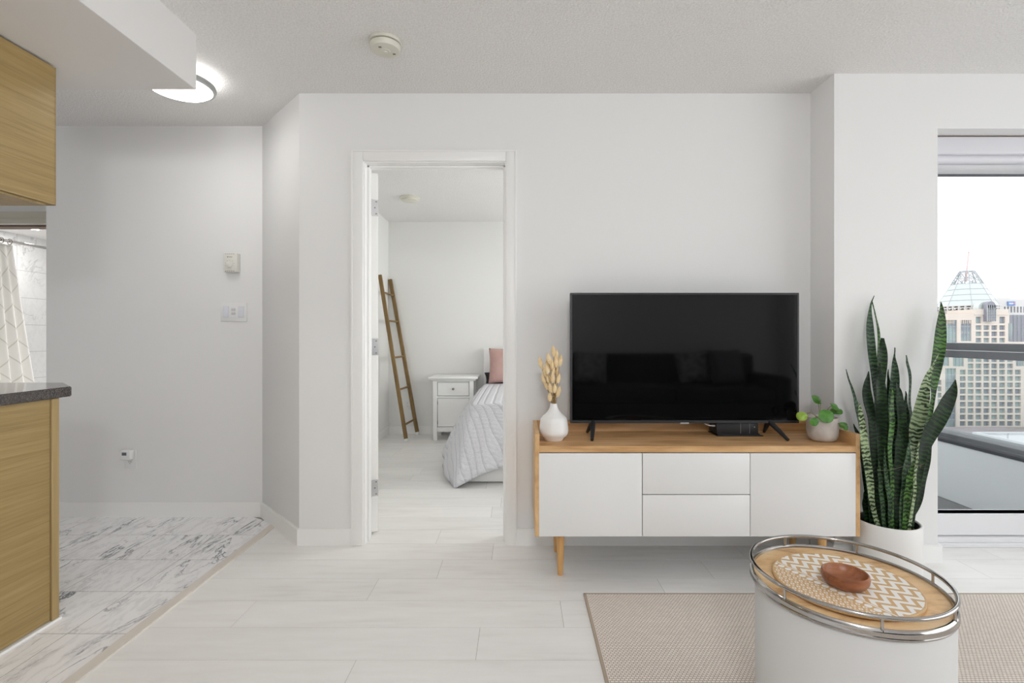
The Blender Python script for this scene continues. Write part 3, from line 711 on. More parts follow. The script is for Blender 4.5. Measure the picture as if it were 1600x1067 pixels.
# ================================================================ kitchen edge
XK = -1.823; YK = 1.947
kb = thing('kitchen_peninsula', (-2.13, 1.1, 0), 'oak veneered kitchen base cabinet carrying the dark granite counter', 'cabinet')
b = nb(); box(b, -2.42, XK-.002, .3, YK-.033, .012, .872); obj('body', b, M['oak_kitchen'], kb)
b = nb(); box(b, XK-.03, XK+.004, YK-.030, YK+.001, .008, .873, .0015, 1); obj('corner_post', b, M['oak_band'], kb)
b = nb(); box(b, -2.42, XK-.03, YK-.03, YK, .012, .872); obj('end_panel', b, M['oak_kitchen'], kb)
b = nb(); box(b, -2.42, XK+.009, .3, YK+.006, 0, .008); obj('plinth_seal', b, M['trim'], kb)
b = nb(); prism(b, [(-2.5, .25), (-1.81, .25), (-1.81, 1.99), (-1.99, 2.15), (-2.5, 2.15)], .8745, .9145)
bmesh.ops.bevel(b, geom=[e for e in b.edges if abs(e.verts[0].co.z-e.verts[1].co.z) < 1e-5], offset=.003, segments=2, affect='EDGES')
tag(obj('countertop', b, M['granite']), 'polished dark granite countertop with a clipped corner on the oak cabinet', 'countertop')
uc = thing('wall_cabinet', (-2.0, 1.1, 1.629), 'oak veneered kitchen wall cabinet hanging beneath the ceiling bulkhead', 'cabinet')
b = nb(); box(b, -2.17, XK-.001, .3, YK-.012, 1.632, 2.170); obj('body', b, M['oak_kitchen'], uc)
b = nb(); box(b, -2.17, XK, YK-.0119, YK-.010, 1.630, 2.171); obj('end_panel', b, M['oak_kitchen'], uc)
b = nb(); box(b, -2.165, XK-.02, .32, YK-.03, 1.625, 1.632); obj('underside', b, M['oak_band'], uc)
b = nb(); box(b, -2.14, XK-.03, .3, YK-.03, 2.171, 2.178); obj('shadow_strip', b, M['dark'], uc)

# ================================================================ bathroom things
b = nb(); tube(b, [(-4.77, 4.26, 2.0), (-4.77, 6.89, 2.0)], .0125, 14); rod = tag(obj('curtain_rod', b, M['chrome']), 'steel shower curtain rod across the bathroom', 'curtain rod')
cu = nb(); uvl = cu.loops.layers.uv.new('UVMap')
nY, nZ = 90, 24; grid = []
for i in range(nY+1):
    u = i/nY; col = []
    for j in range(nZ+1):
        w = j/nZ; z = 1.965-w*1.75
        yr = 4.63+.26*w; y = 4.29+(yr-4.29)*u
        x = -4.77+(.012+.030*w)*math.sin(u*PI*2*5.5+.6*math.sin(3*w))+.02*w*math.sin(u*9)
        col.append(cu.verts.new((x, y, z)))
    grid.append(col)
for i in range(nY):
    for j in range(nZ):
        f = cu.faces.new((grid[i][j], grid[i+1][j], grid[i+1][j+1], grid[i][j+1]))
        for lp, (a, c) in zip(f.loops, ((i, j), (i+1, j), (i+1, j+1), (i, j+1))): lp[uvl].uv = (a/nY*1.2, c/nZ*1.75)
cto = thing('shower_curtain', (-4.77, 4.5, .2), 'white shower curtain with faint diamond lines hanging in the bathroom', 'shower curtain')
co = obj('curtain_cloth', cu, M['curtain'], cto); sm = co.modifiers.new('s', 'SOLIDIFY'); sm.thickness = .003
for k in range(5):
    b = nb(); tube(b, [(-4.77+.022*math.sin(a), 4.31+k*.075, 1.995+.026*math.cos(a)) for a in [2*PI*q/16 for q in range(16)]], .003, 6, True); obj('curtain_ring', b, M['brown'], cto)
dl = thing('downlight', (-4.72, 4.79, 2.25), 'small recessed round downlight in the bathroom ceiling', 'light')
P0 = at(54, 362, 5.25); dlx, dly = P0.x, P0.y
dl.location = (dlx, dly, 2.25); W[dl.name] = Vector((dlx, dly, 2.25))
b = nb(); lathe(b, [(.032, .0), (.055, -.004), (.058, .001), (.03, .001)], (dlx, dly, 2.25), 24); obj('ring', b, M['trim'], dl)
b = nb(); lathe(b, [(0, -.002), (.034, -.002), (.034, .001)], (dlx, dly, 2.25), 24); obj('lens', b, M['spot'], dl)

# ================================================================ ceiling fixtures
hl = thing('ceiling_lamp', (-1.685, 2.435, CEIL), 'lit white dome ceiling lamp with grey ring in the hallway', 'lamp')
b = nb(); lathe(b, [(0, 0), (.10, 0), (.10, -.05), (0, -.05)], (-1.685, 2.435, CEIL), 40); obj('base', b, M['trim'], hl)
b = nb(); lathe(b, [(.128, -.048), (.158, -.045), (.161, -.056), (.157, -.068), (.145, -.071), (.142, -.060), (.128, -.055), (.128, -.048)], (-1.685, 2.435, CEIL), 64); obj('ring', b, M['ring'], hl)
b = nb(); lathe(b, [(.144, -.060), (.141, -.072), (.128, -.083), (.10, -.093), (.05, -.100), (0, -.102)], (-1.685, 2.435, CEIL), 64)
lathe(b, [(.144, -.060), (.128, -.050), (.10, -.045), (0, -.045)], (-1.685, 2.435, CEIL), 64); obj('dome', b, M['dome'], hl)

sd = thing('smoke_detector', (-.592, 2.17, CEIL), 'cream round smoke detector on the living room ceiling', 'smoke detector')
c0 = (-.592, 2.17, CEIL)
b = nb(); lathe(b, [(0, 0), (.068, 0), (.070, -.004), (.070, -.012), (.067, -.014)], c0, 48); lathe(b, [(.067, -.014), (0, -.014)], c0, 48); obj('mounting_plate', b, M['cream'], sd)
b = nb(); lathe(b, [(.060, -.013), (.064, -.019), (.062, -.019), (.060, -.013)], c0, 48); obj('gap_ring', b, M['vent'], sd)
b = nb(); lathe(b, [(.058, -.014), (.0655, -.019), (.065, -.034), (.060, -.041), (.045, -.044), (.022, -.043), (.020, -.046), (0, -.046)], c0, 48); obj('cover', b, M['cream'], sd)
b = nb(); lathe(b, [(.009, -.0455), (.009, -.050), (.007, -.051), (0, -.051)], c0, 24); obj('test_button', b, M['cream'], sd)
b = nb()
for dx, dy in ((.034, .022), (-.014, -.032)): box(b, c0[0]+dx-.006, c0[0]+dx+.006, c0[1]+dy-.004, c0[1]+dy+.004, CEIL-.0452, CEIL-.043)
obj('slots', b, M['vent'], sd)
c1 = (-1.034, 4.63, CEIL)
bd = thing('ceiling_cover', c1, 'small cream round fixture on the bedroom ceiling', 'ceiling fixture')
b = nb(); lathe(b, [(0, 0), (.093, 0), (.095, -.006), (.088, -.014), (.075, -.018)], c1, 40); obj('rim', b, M['cream'], bd)
b = nb(); lathe(b, [(.080, -.012), (.078, -.028), (.065, -.036), (0, -.040)], c1, 40); obj('cover', b, M['cream'], bd)

# ================================================================ hall wall fittings
th = thing('thermostat', (-1.8, YH, 1.50), 'cream dial thermostat on the hall wall above the light switches', 'thermostat')
p = at(353, 426, YH); q = at(374, 397, YH); x0, x1, z0, z1 = p.x, q.x+.004, p.z, q.z
# the cover stands proud, so its front face sits a little left in view
b = nb(); box(b, x0+.006, x1+.004, YH-.038, YH, z0, z1, .004, 2); obj('cover', b, M['cream2'], th)
xm = (x0+x1)/2+.002; zm = (z0+z1)/2
b = nb(); lathe(b, [(.020, 0), (.019, .009), (.016, .011), (0, .011)], (xm, YH-.037, zm-.012), 28, 'Y'); dial = obj('dial', b, M['cream2'], th)
b = nb()
for k in range(5): box(b, xm-.026+k*.012, xm-.021+k*.012, YH-.0386, YH-.03, z0+.003, z0+.008); box(b, xm-.026+k*.012, xm-.021+k*.012, YH-.0386, YH-.03, z1-.007, z1-.004)
obj('vent_slots', b, M['vent'], th)
b = nb(); lathe(b, [(.0035, 0), (.0035, .0012), (0, .0012)], (xm-.012, YH-.0375, zm+.034), 12, 'Y')
for k in range(5): box(b, xm-.005+k*.0042, xm-.002+k*.0042, YH-.0386, YH-.037, zm+.032, zm+.0355)
obj('logo_print', b, M['vent'], th)
b = nb()
for k in range(7):
    a = math.radians(-20+k*36); x, z = xm+.027*math.cos(a), zm-.012+.027*math.sin(a); box(b, x-.0012, x+.0012, YH-.0384, YH-.037, z-.0012, z+.0012)
obj('dial_marks', b, M['vent'], th)
p = at(345.5, 502, YH); q = at(386.5, 473, YH)
sw = thing('light_switch', ((p.x+q.x)/2, YH, p.z), 'white three gang wall plate with two rockers and a slide dimmer', 'light switch')
b = nb(); box(b, p.x, q.x, YH-.007, YH, p.z, q.z, .003, 2); obj('wall_plate', b, M['plate'], sw)
wz = (p.z+q.z)/2; wx = q.x-p.x
for k, t in enumerate((.21, .5, .79)):
    x = p.x+wx*t
    if k == 1:
        b = nb(); box(b, x-.0165, x+.0165, YH-.0085, YH-.006, wz-.033, wz+.033, .001, 1); dm = obj('dimmer', b, M['plate'], sw)
        b = nb(); box(b, x-.013, x+.013, YH-.0092, YH-.008, wz-.018, wz+.022); obj('slot', b, M['frame_grey'], dm)
        b = nb(); box(b, x-.014, x+.014, YH-.015, YH-.009, wz-.004, wz+.004, .001, 1); obj('slider', b, M['plate'], dm)
    else:
        b = nb(); box(b, x-.0175, x+.0175, YH-.0082, YH-.0065, wz-.0345, wz+.0345); obj('rocker_frame', b, M['frame_grey'], sw)
        b = nb(); box(b, x-.016, x+.016, YH-.011, YH-.007, wz-.033, wz+.033, .002, 2); obj('rocker', b, M['plate_blue'], sw)
def outlet(cx, cz, Y, label, mtl='plate'):
    o = thing('wall_outlet', (cx, Y, cz-.057), label, 'outlet')
    b = nb(); box(b, cx-.035, cx+.035, Y-.006, Y, cz-.057, cz+.057, .002, 2); obj('wall_plate', b, M[mtl], o)
    b = nb(); box(b, cx-.0165, cx+.0165, Y-.008, Y-.005, cz-.033, cz+.033, .001, 1); soc = obj('sockets', b, M[mtl], o)
    b = nb()
    for s in (-.018, .018):
        for dx in (-.0065, .0065): box(b, cx+dx-.0012, cx+dx+.0012, Y-.0085, Y-.007, cz+s-.002, cz+s+.006)
        lathe(b, [(.0025, 0), (.0025, .001), (0, .001)], (cx, Y-.0078, cz+s-.009), 10, 'Y')
    obj('slots', b, M['vent'], soc); return o
p = at(204.5, 717.5, YH); outlet(p.x, p.z+.002, YH, 'white power outlet low on the hall wall with a monitor plugged in')
pm = thing('plug_in_monitor', (p.x, YH-.01, p.z+.01), 'small white plug-in monitor with grey display on the hall outlet', 'monitor')
b = nb(); box(b, p.x-.031, p.x+.031, YH-.046, YH-.0095, p.z+.006, p.z+.064, .006, 3); obj('case', b, M['plate'], pm)
b = nb(); box(b, p.x-.019, p.x+.009, YH-.0466, YH-.0455, p.z+.034, p.z+.052); obj('display', b, M['lcd'], pm)
outlet(-1.278, .335, YB, 'white power outlet on the bedroom wall behind the ladder')

# ================================================================ sideboard
YF = 2.239; SX0, SX1 = .070, 1.550; ZB, ZT0, ZT, ZL = .207, .588, .617, .672
YBK = 2.612
sb = thing('sideboard', ((SX0+SX1)/2, 2.43, 0), 'oak sideboard with white doors and tapered legs under the television', 'sideboard')
for x in (SX0, SX1-.020):
    b = nb(); box(b, x, x+.020, YF+.003, YBK, ZB-.003, ZL, .0012, 1); obj('side_panel', b, M['oak_v'], sb)
b = nb(); box(b, SX0+.020, SX1-.020, YF+.003, YBK-.018, ZT0, ZT, .001, 1); obj('top_panel', b, M['oak'], sb)
b = nb(); box(b, SX0+.020, SX1-.020, YBK-.018, YBK, ZB, ZL, .001, 1); obj('back_panel', b, M['oak'], sb)
b = nb(); box(b, SX0+.020, SX1-.020, YF+.025, YBK-.018, ZB+.002, ZB+.02); box(b, .575, .593, YF+.03, YBK-.018, ZB+.02, ZT0-.001); box(b, 1.036, 1.054, YF+.03, YBK-.018, ZB+.02, ZT0-.001); box(b, SX0+.021, SX1-.021, YF+.025, YF+.027, ZB+.004, ZT0-.001)
obj('carcass', b, M['dark'], sb)
def fp(px): return (px-CX)/F*YF
def fz(py): return H-(py-CY)/F*YF
for nm, a, c, z0, z1 in (('door', 842.2, 1003.2, 838.2, 708.3), ('drawer', 1004.4, 1171.6, 772.2, 708.3), ('drawer', 1004.4, 1171.6, 838.2, 773.6), ('door', 1172.8, 1337.4, 838.2, 708.3)):
    b = nb(); box(b, fp(a), fp(c), YF, YF+.018, fz(z0), fz(z1), .0012, 2); obj(nm, b, M['white_lac'], sb)
for x in (.190, 1.415):
    for y in (2.306, 2.555):
        b = nb(); lathe(b, [(0, 0), (.011, 0), (.013, .003), (.0205, ZB-.002), (0, ZB-.002)], (x, y, 0), 24)
        obj('leg', b, M['leg'], sb)

# ================================================================ television
TY = 2.45
tv = thing('television', (.82, TY, ZT), 'large black flat television standing on the oak sideboard', 'television')
p0 = at(891, 661, TY); p1 = at(1248, 457.5, TY)
b = nb(); box(b, p0.x, p1.x, TY, TY+.03, p0.z, p1.z, .003, 2); box(b, p0.x+.12, p1.x-.12, TY+.029, TY+.062, p0.z+.02, p0.z+.42, .01, 2); obj('housing', b, M['tvplastic'], tv)
b = nb(); x0, x1, z0, z1 = p0.x, p1.x, p0.z, p1.z
box(b, x0, x0+.010, TY-.004, TY+.001, z0, z1, .001, 1); box(b, x1-.010, x1, TY-.004, TY+.001, z0, z1, .001, 1); box(b, x0+.01, x1-.01, TY-.004, TY+.001, z1-.010, z1, .001, 1); box(b, x0+.01, x1-.01, TY-.004, TY+.001, z0, z0+.014, .001, 1)
obj('bezel', b, mat('bezel_black', (.028, .028, .032, 1), .35), tv)
b = nb(); box(b, x0+.010, x1-.010, TY-.0015, TY+.001, z0+.014, z1-.010); obj('screen', b, M['screen'], tv)
b = nb(); pp = at(1062.5, 661, TY); qq = at(1076, 657.5, TY); box(b, pp.x, qq.x, TY-.006, TY+.004, z0-.004, z0+.004, .001, 1); obj('badge', b, M['silver'], tv)
def onZ(px, py, z): Y = (H-z)*F/(py-CY); return Vector(((px-CX)/F*Y, Y, z))
for ax, f1, f2 in ((927.5, (925.0, 690.0), (917.5, 677.0)), (1203, (1231.5, 690.0), (1194, 676.5))):
    A = at(ax, 661, TY); A.z = z0+.010; A.y += .012
    P1 = onZ(*f1, ZT); P2 = onZ(*f2, ZT); P1.z += .0075; P2.z += .0075
    b = nb(); tube(b, [A, P1.lerp(A, .5), P1], [.013, .0115, .0075], 14, flat=(1, 1)); tube(b, [A, P2.lerp(A, .5), P2], [.013, .0115, .0075], 14)
    obj('stand_foot', b, M['tvplastic'], tv)

# media box and adapter under the television
mb = thing('media_box', (1.10, 2.47, ZT), 'small black media box under the television', 'media box')
a = onZ(1118, 680.5, ZT); c = onZ(1190, 680.5, ZT)
b = nb(); box(b, a.x, c.x, 2.455, 2.575, ZT, ZT+.004, .001, 1); box(b, a.x+.01, c.x-.012, 2.47, 2.56, ZT+.004, ZT+.010); obj('base_plate', b, M['tvplastic'], mb)
b = nb(); box(b, a.x+.004, c.x-.018, 2.470, 2.570, ZT+.010, ZT+.064, .003, 2); obj('case', b, M['tvplastic'], mb)
b = nb(); box(b, c.x-.063, c.x-.0622, 2.4692, 2.4705, ZT+.012, ZT+.062); box(b, c.x-.108, c.x-.1072, 2.4692, 2.4705, ZT+.012, ZT+.062); obj('seams', b, M['silver'], mb)
b = nb(); lathe(b, [(.0025, 0), (.0025, .001), (0, .001)], (c.x-.038, 2.4698, ZT+.044), 12, 'Y'); obj('indicator', b, M['silver'], mb)
b = nb(); tube(b, cr([(a.x-.070, 2.49, z0+.01), (a.x-.045, 2.49, ZT+.056), (a.x-.022, 2.49, ZT+.048), (a.x+.002, 2.50, ZT+.046)], 14), .003, 8); lathe(b, [(0, 0), (.005, 0), (.005, .016), (0, .016)], (a.x-.010, 2.495, ZT+.0465), 12, 'X'); tag(obj('cable', b, M['plate']), 'short white cable running behind the television to the media box', 'cable')

# ================================================================ vase and bunny tails
vc = onZ(865.3, 687.5, ZT); VX, VY = vc.x, vc.y
b = nb(); lathe(b, [(0, .002), (.041, 0), (.045, .004), (.0475, .012), (.062, .024), (.068, .034), (.0700, .045), (.0690, .060), (.0655, .088), (.0625, .103), (.052, .116), (.036, .130), (.0225, .148), (.0175, .162), (.0162, .175), (.0145, .1765), (.0130, .174), (.0125, .150), (.02, .12), (.05, .09), (.055, .03), (0, .012)], (VX, VY, ZT+.0005), 64)
tag(obj('vase', b, M['ceramic']), 'white ceramic bottle vase at the end of the oak sideboard', 'vase')
heads = [(844.7, 567, 17, -12), (851.5, 582, 14, -18), (864.5, 549, 16, -2), (857.5, 560, 15, -8), (869.5, 556, 17, 6), (868.5, 566, 15, -4), (875.5, 564, 16, 10), (855.5, 570, 15, -8), (862, 569, 14, -3), (869.5, 580, 14, 6), (863.8, 578, 15, 2), (854.5, 577, 14, -12), (849.6, 593, 15, -20), (872.5, 592, 14, 12), (863.4, 590, 16, -2), (857.2, 592, 14, -10), (853.7, 602, 13, -18), (859.9, 606, 14, -12), (866.5, 607, 13, 2), (872.6, 612, 16, 16), (859.3, 620, 13, 2)]
neck = Vector((VX, VY, ZT+.172))
rh = random.Random(5)
for i, (px, py, ln, tl) in enumerate(heads):
    lab = 'dried bunny tail stem leaning furthest left out of the white vase' if i == 0 else ('dried bunny tail stem rising highest from the white vase' if i == 2 else 'one of the clustered dried bunny tail stems in the white vase')
    Y = VY+rh.uniform(-.028, .028); P = at(px, py, Y); L = ln*1.15*Y/F
    st = thing('bunny_tail_stem', (VX, VY, ZT+.17), lab, 'dried grass', 'dried bunny tail grass in the vase')
    a = math.radians(tl); d = Vector((math.sin(a), 0, math.cos(a)))
    base = P-d*L*.5
    r0 = neck+Vector((rh.uniform(-.008, .008), rh.uniform(-.008, .008), -.10))
    n0 = neck+Vector((rh.uniform(-.009, .009), rh.uniform(-.009, .009), 0)); n0.x += (px-863)*.0003
    b = nb(); tube(b, cr([r0, n0, n0.lerp(base, .6)+Vector((0, 0, .004)), base, P], 16), .0011, 6); obj('stem', b, M['stem'], st)
    b = nb(); R0 = Matrix.Rotation(a, 4, 'Y'); R1 = R0.to_3x3(); n = 12
    prof = [(0, -.5)]+[(.0108*math.sin(PI*(k/n)**.8)**.75, -.5+k/n) for k in range(1, n)]+[(0, .5)]
    t = nb(); lathe(t, [(r, h*L) for r, h in prof], (0, 0, 0), 12)
    for v in t.verts: v.co *= 1+rh.uniform(-.08, .08)
    bmesh.ops.transform(t, matrix=Matrix.Translation(P) @ R0, verts=t.verts); merge(b, t)
    for k in range(150):
        h = rh.uniform(-.45, .5); r = .0104*max(0, math.sin(PI*min(1, max(0, (h+.5)))**.8))**.75; th_ = rh.uniform(0, 2*PI)
        o = Vector((r*math.cos(th_), r*math.sin(th_), h*L)); dr = Vector((math.cos(th_)*.45, math.sin(th_)*.45, 1)).normalized()
        w = Vector((-math.sin(th_), math.cos(th_), 0))*.0005; e = o+dr*rh.uniform(.005, .009)
        vs = [b.verts.new(P+R1 @ x) for x in (o-w, o+w, e)]; b.faces.new(vs)
        u = Vector((math.cos(th_), math.sin(th_), 0))*.0005; vs = [b.verts.new(P+R1 @ x) for x in (o-u, o+u, e)]; b.faces.new(vs)
    obj('seed_head', b, M['tail'], st)

# ================================================================ pilea in concrete pot
pc_ = onZ(1285.0, 690, ZT); PX, PY = 1.452, 2.365
pl = thing('potted_pilea', (PX, PY, ZT), 'small round-leaved plant in a grey concrete pot on the sideboard', 'plant')
b = nb(); lathe(b, [(0, .001), (.046, 0), (.056, .006), (.064, .020), (.068, .045), (.0695, .110), (.0685, .1125), (.063, .1125), (.062, .095), (0, .09)], (PX, PY, ZT), 56); obj('pot', b, M['concrete'], pl)
b = nb(); lathe(b, [(0, .100), (.03, .102), (.062, .099), (.0625, .093)], (PX, PY, ZT), 32); obj('gravel', b, M['pebble'], pl)
crown = Vector((PX-.01, PY, ZT+.10))
lv = [  # px,py centre ; radius px ; tilt dir; Y ; material
    (1252.5, 650, 7.0, 5.5, (-.5, -.6, .3), 2.33, 'pilea_light'), (1276.5, 623.5, 8.5, 5, (.3, -.55, .55), 2.40, 'pilea'), (1282, 627, 4, 4.5, (.8, -.5, .1), 2.38, 'pilea'),
    (1291.5, 650, 10.2, 9.6, (-.1, -.9, .35), 2.29, 'pilea'), (1272.8, 659, 6.2, 5.6, (-.1, -1, .1), 2.27, 'pilea'), (1305, 634.5, 7.5, 4.2, (.3, -.5, .7), 2.38, 'pilea'),
    (1307, 642, 7.5, 3.8, (-.2, -.45, .8), 2.40, 'pilea'), (1318, 664, 5.2, 4.5, (-.2, -.9, .5), 2.30, 'pilea'), (1322.5, 668, 4.2, 4.0, (.3, -.9, .4), 2.28, 'pilea')]
for i, (px, py, rx, ry, nrm, Y, mm) in enumerate(lv):
    P = at(px, py, Y); nv = Vector(nrm).normalized(); r = max(rx, ry)*Y/F*1.05
    rot = nv.to_track_quat('Z', 'Y').to_matrix().to_4x4()
    # leaf disc: slightly domed, shallow notch
    t = nb(); lathe(t, [(0, .0022), (r*.35, .0016), (r*.7, 0), (r*.93, -.0022), (r, -.0035), (r*.93, -.0028), (0, .0012)], (0, 0, 0), 32)
    for v in t.verts: v.co.x *= 1.08; v.co.z += .003*math.sin(3*math.atan2(v.co.y, v.co.x))*(v.co.xy.length/r)**2
    bmesh.ops.transform(t, matrix=Matrix.Translation(P) @ rot, verts=t.verts)
    lf = obj('leaf', t, M[mm], pl)
    cs = crown+Vector((.01*math.cos(i), .008*math.sin(i*2), 0)); bow = cs.lerp(P, .55)+Vector((0, 0, .022 if i not in (7, 8) else .008))
    b = nb(); tube(b, cr([cs-Vector((0, 0, .008)), bow, P-nv*.001], 12), .0013, 6); obj('leaf_stalk', b, M['green_stem'], pl)

# ================================================================ snake plant
SPX, SPY, SPR, SPH = 1.704, 2.285, .131, .266
sp_ = thing('potted_snake_plant', (SPX, SPY, 0), 'tall banded snake plant in a white floor pot beside the sideboard', 'plant')
b = nb(); lathe(b, [(0, .001), (SPR-.008, 0), (SPR-.003, .004), (SPR-.001, .02), (SPR, .18), (SPR, SPH-.006), (SPR-.003, SPH-.001), (SPR-.007, SPH), (SPR-.012, SPH-.003), (SPR-.013, .22), (0, .215)], (SPX, SPY, 0), 72); obj('pot', b, M['potwhite'], sp_)
b = nb(); lathe(b, [(SPR-.0135, SPH-.006), (SPR-.0155, SPH-.004), (SPR-.0195, SPH-.010), (SPR-.022, .226), (SPR-.0135, .226)], (SPX, SPY, 0), 56); obj('nursery_pot', b, mat('black_liner', (.02, .02, .02, 1), .5), sp_)
b = nb(); lathe(b, [(0, .238), (.05, .236), (SPR-.021, .232), (SPR-.021, .222)], (SPX, SPY, 0), 40)
for v in b.verts: v.co.z += random.uniform(-.003, .004)
obj('soil', b, M['soil'], sp_)
def sleaf(name, pts, wpx, Yb, Yt, yaw, mm, twist=0, fold=.25):
    """pts: picture positions tip->base; the base point sits on the soil"""
    n = len(pts); pts = list(pts); wpx = list(wpx)
    bx = pts[-1][0]; ybase = CY+(H-.233)*F/Yb; pts[-1] = (bx, ybase)
    Bp = at(bx, ybase, Yb); dv = Vector((Bp.x-SPX, Bp.y-SPY)); R_ = .088
    if dv.length > R_:
        dv = dv.normalized()*R_; Bp = Vector((SPX+dv.x, SPY+dv.y, .233)); Yb = Bp.y; pts[-1] = (CX+Bp.x/Bp.y*F, CY+(H-.233)*F/Bp.y)
    P = []
    for i, (px, py) in enumerate(pts):
        t = i/(n-1); P.append(at(px, py, Yt+(Yb-Yt)*(t**.8)))
    N = 34; C_ = cr(P, N); Wd = [w.x for w in cr([Vector((w, 0, 0)) for w in wpx], N)]
    bm = nb(); uvl = bm.loops.layers.uv.new('UVMap'); rows = []; acc = 0; accs = []
    prev = C_[0]; off = random.uniform(0, 3)
    for i, c in enumerate(C_):
        acc += (c-prev).length; prev = c; accs.append(acc)
        d = (C_[min(i+1, N-1)]-C_[max(i-1, 0)]).normalized()
        ya = math.radians(yaw+twist*(i/(N-1)))
        side = Vector((math.cos(ya), math.sin(ya), 0)); side = (side-d*side.dot(d)).normalized(); nrm = d.cross(side)
        if nrm.y > 0: nrm = -nrm
        hw = max(.0006, .5*Wd[i]*c.y/F/max(.35, abs(math.cos(ya))))
        wav = .0022*math.sin(i*.55+off*5)
        th_ = .0012 if i < N-8 else .0012+.0022*(i-(N-8))/8
        front, back = [], []
        for k, s in enumerate((-1, -.55, 0, .55, 1)):
            z = -fold*hw*(1-s*s)+(wav*s*s if abs(s) == 1 else 0); e = 0 if abs(s) == 1 else th_
            o = c+side*(s*hw)+nrm*z
            front.append(bm.verts.new(o+nrm*e)); 
            back.append(bm.verts.new(o-nrm*(e+.0003)))
        rows.append((front, back))
    def face(vs, uvs):
        f = bm.faces.new(vs)
        for lp, q in zip(f.loops, uvs): lp[uvl].uv = q
    for i in range(N-1):
        for (A, B) in ((rows[i][0], rows[i+1][0]), (rows[i][1], rows[i+1][1])):
            for k in range(4):
                u0, u1 = k*.012+off, (k+1)*.012+off
                face((A[k], A[k+1], B[k+1], B[k]), ((u0, accs[i]+off), (u1, accs[i]+off), (u1, accs[i+1]+off), (u0, accs[i+1]+off)))
        for k in (0, 4):
            A, B, Cc, D = rows[i][0][k], rows[i+1][0][k], rows[i+1][1][k], rows[i][1][k]
            face((A, B, Cc, D), [(off, accs[i]+off)]*4)
    for r in (rows[0], rows[-1]): face(r[0]+r[1][::-1], [(off, off)]*10)
    bmesh.ops.recalc_face_normals(bm, faces=bm.faces)
    return obj(name, bm, M[mm], sp_, sharp=60)
L = 'leaf'
# back row first
sleaf(L, [(1366, 462), (1360, 478), (1360, 510), (1362, 550), (1367, 590), (1372, 640), (1377, 720), (1382, 810)], [1, 3, 13, 15, 12, 8, 8, 9], 2.31, 2.415, 8, 'leafg')
sleaf(L, [(1362, 470), (1368, 490), (1373, 520), (1373, 550), (1371, 590), (1376, 680), (1380, 810)], [1, 4, 6, 6, 6, 7, 8], 2.35, 2.425, 35, 'leafm')
sleaf(L, [(1379, 528), (1380, 545), (1379, 570), (1376, 600), (1371, 630), (1370, 700), (1374, 810)], [5, 11, 14, 13, 10, 9, 10], 2.29, 2.36, -6, 'leafd', 0)
sleaf(L, [(1357, 580), (1355, 602), (1356, 625), (1363, 660), (1367, 710), (1370, 760), (1372, 812)], [1, 12, 17, 13, 15, 14, 11], 2.25, 2.30, 4, 'leafd')
sleaf(L, [(1398, 543), (1398, 556), (1398, 575), (1398, 605), (1395, 650), (1392, 730), (1394, 810)], [1, 3, 11, 16, 16, 12, 10], 2.33, 2.39, 0, 'leafg')
sleaf(L, [(1388, 577), (1388, 600), (1387, 650), (1387, 730), (1388, 810)], [1, 6, 8, 9, 8], 2.34, 2.38, 10, 'leafd')
sleaf(L, [(1374, 567), (1376, 595), (1378, 630), (1378, 680), (1382, 740), (1387, 812)], [2, 12, 16, 15, 16, 12], 2.22, 2.26, -8, 'leafd')
sleaf(L, [(1400, 597), (1405, 615), (1409, 645), (1408, 680), (1403, 730), (1400, 810)], [1, 11, 16, 16, 13, 9], 2.25, 2.29, 8, 'leafd')
sleaf(L, [(1394, 607), (1394, 630), (1393, 665), (1391, 710), (1394, 760), (1396, 812)], [3, 8, 11, 8, 8, 8], 2.19, 2.20, 14, 'leafm')
sleaf(L, [(1415, 611), (1416, 625), (1415, 660), (1410, 730), (1406, 810)], [1, 5, 9, 12, 9], 2.32, 2.36, 0, 'leafd')
sleaf(L, [(1416, 555), (1419, 570), (1422, 592), (1422, 630), (1424, 665), (1421, 730), (1416, 810)], [1, 6, 5, 6, 7, 8, 8], 2.30, 2.34, 20, 'leafg')
sleaf(L, [(1470, 472), (1472, 495), (1470, 525), (1465, 560), (1461, 590), (1458, 620), (1450, 660), (1440, 730), (1428, 810)], [1, 13, 21, 21, 17, 8, 11, 12, 9], 2.31, 2.37, 6, 'leafm')
sleaf(L, [(1467, 553), (1458, 570), (1450, 590), (1442, 625), (1434, 660), (1430, 685), (1427, 730), (1424, 812)], [1, 3, 10, 20, 22, 18, 7, 8], 2.24, 2.28, -4, 'leafp')
sleaf(L, [(1493, 593), (1487, 615), (1478, 636), (1464, 660), (1451, 685), (1441, 715), (1434, 755), (1427, 812)], [1, 20, 27, 28, 25, 14, 12, 11], 2.20, 2.20, 5, 'leafd')
sleaf(L, [(1450, 665), (1450, 690), (1447, 720), (1442, 755), (1434, 790), (1429, 812)], [10, 16, 15, 12, 9, 8], 2.28, 2.30, 8, 'leafd')
sleaf(L, [(1322, 577), (1328, 597), (1335, 620), (1342, 645), (1348, 680), (1354, 730), (1360, 812)], [1, 3, 5, 9, 10, 9, 8], 2.26, 2.22, 10, 'leafg')
sleaf(L, [(1343, 630), (1345, 645), (1348, 668), (1353, 705), (1359, 750), (1364, 790), (1367, 812)], [2, 7, 10, 12, 11, 8, 7], 2.21, 2.19, -5, 'leafp')
sleaf(L, [(1334, 662), (1341, 682), (1347, 710), (1353, 750), (1360, 812)], [1, 8, 9, 9, 7], 2.30, 2.33, 0, 'leafd')
sleaf(L, [(1356, 757), (1353, 772), (1352, 788), (1354, 812)], [1, 7, 9, 8], 2.29, 2.30, 0, 'leafd')
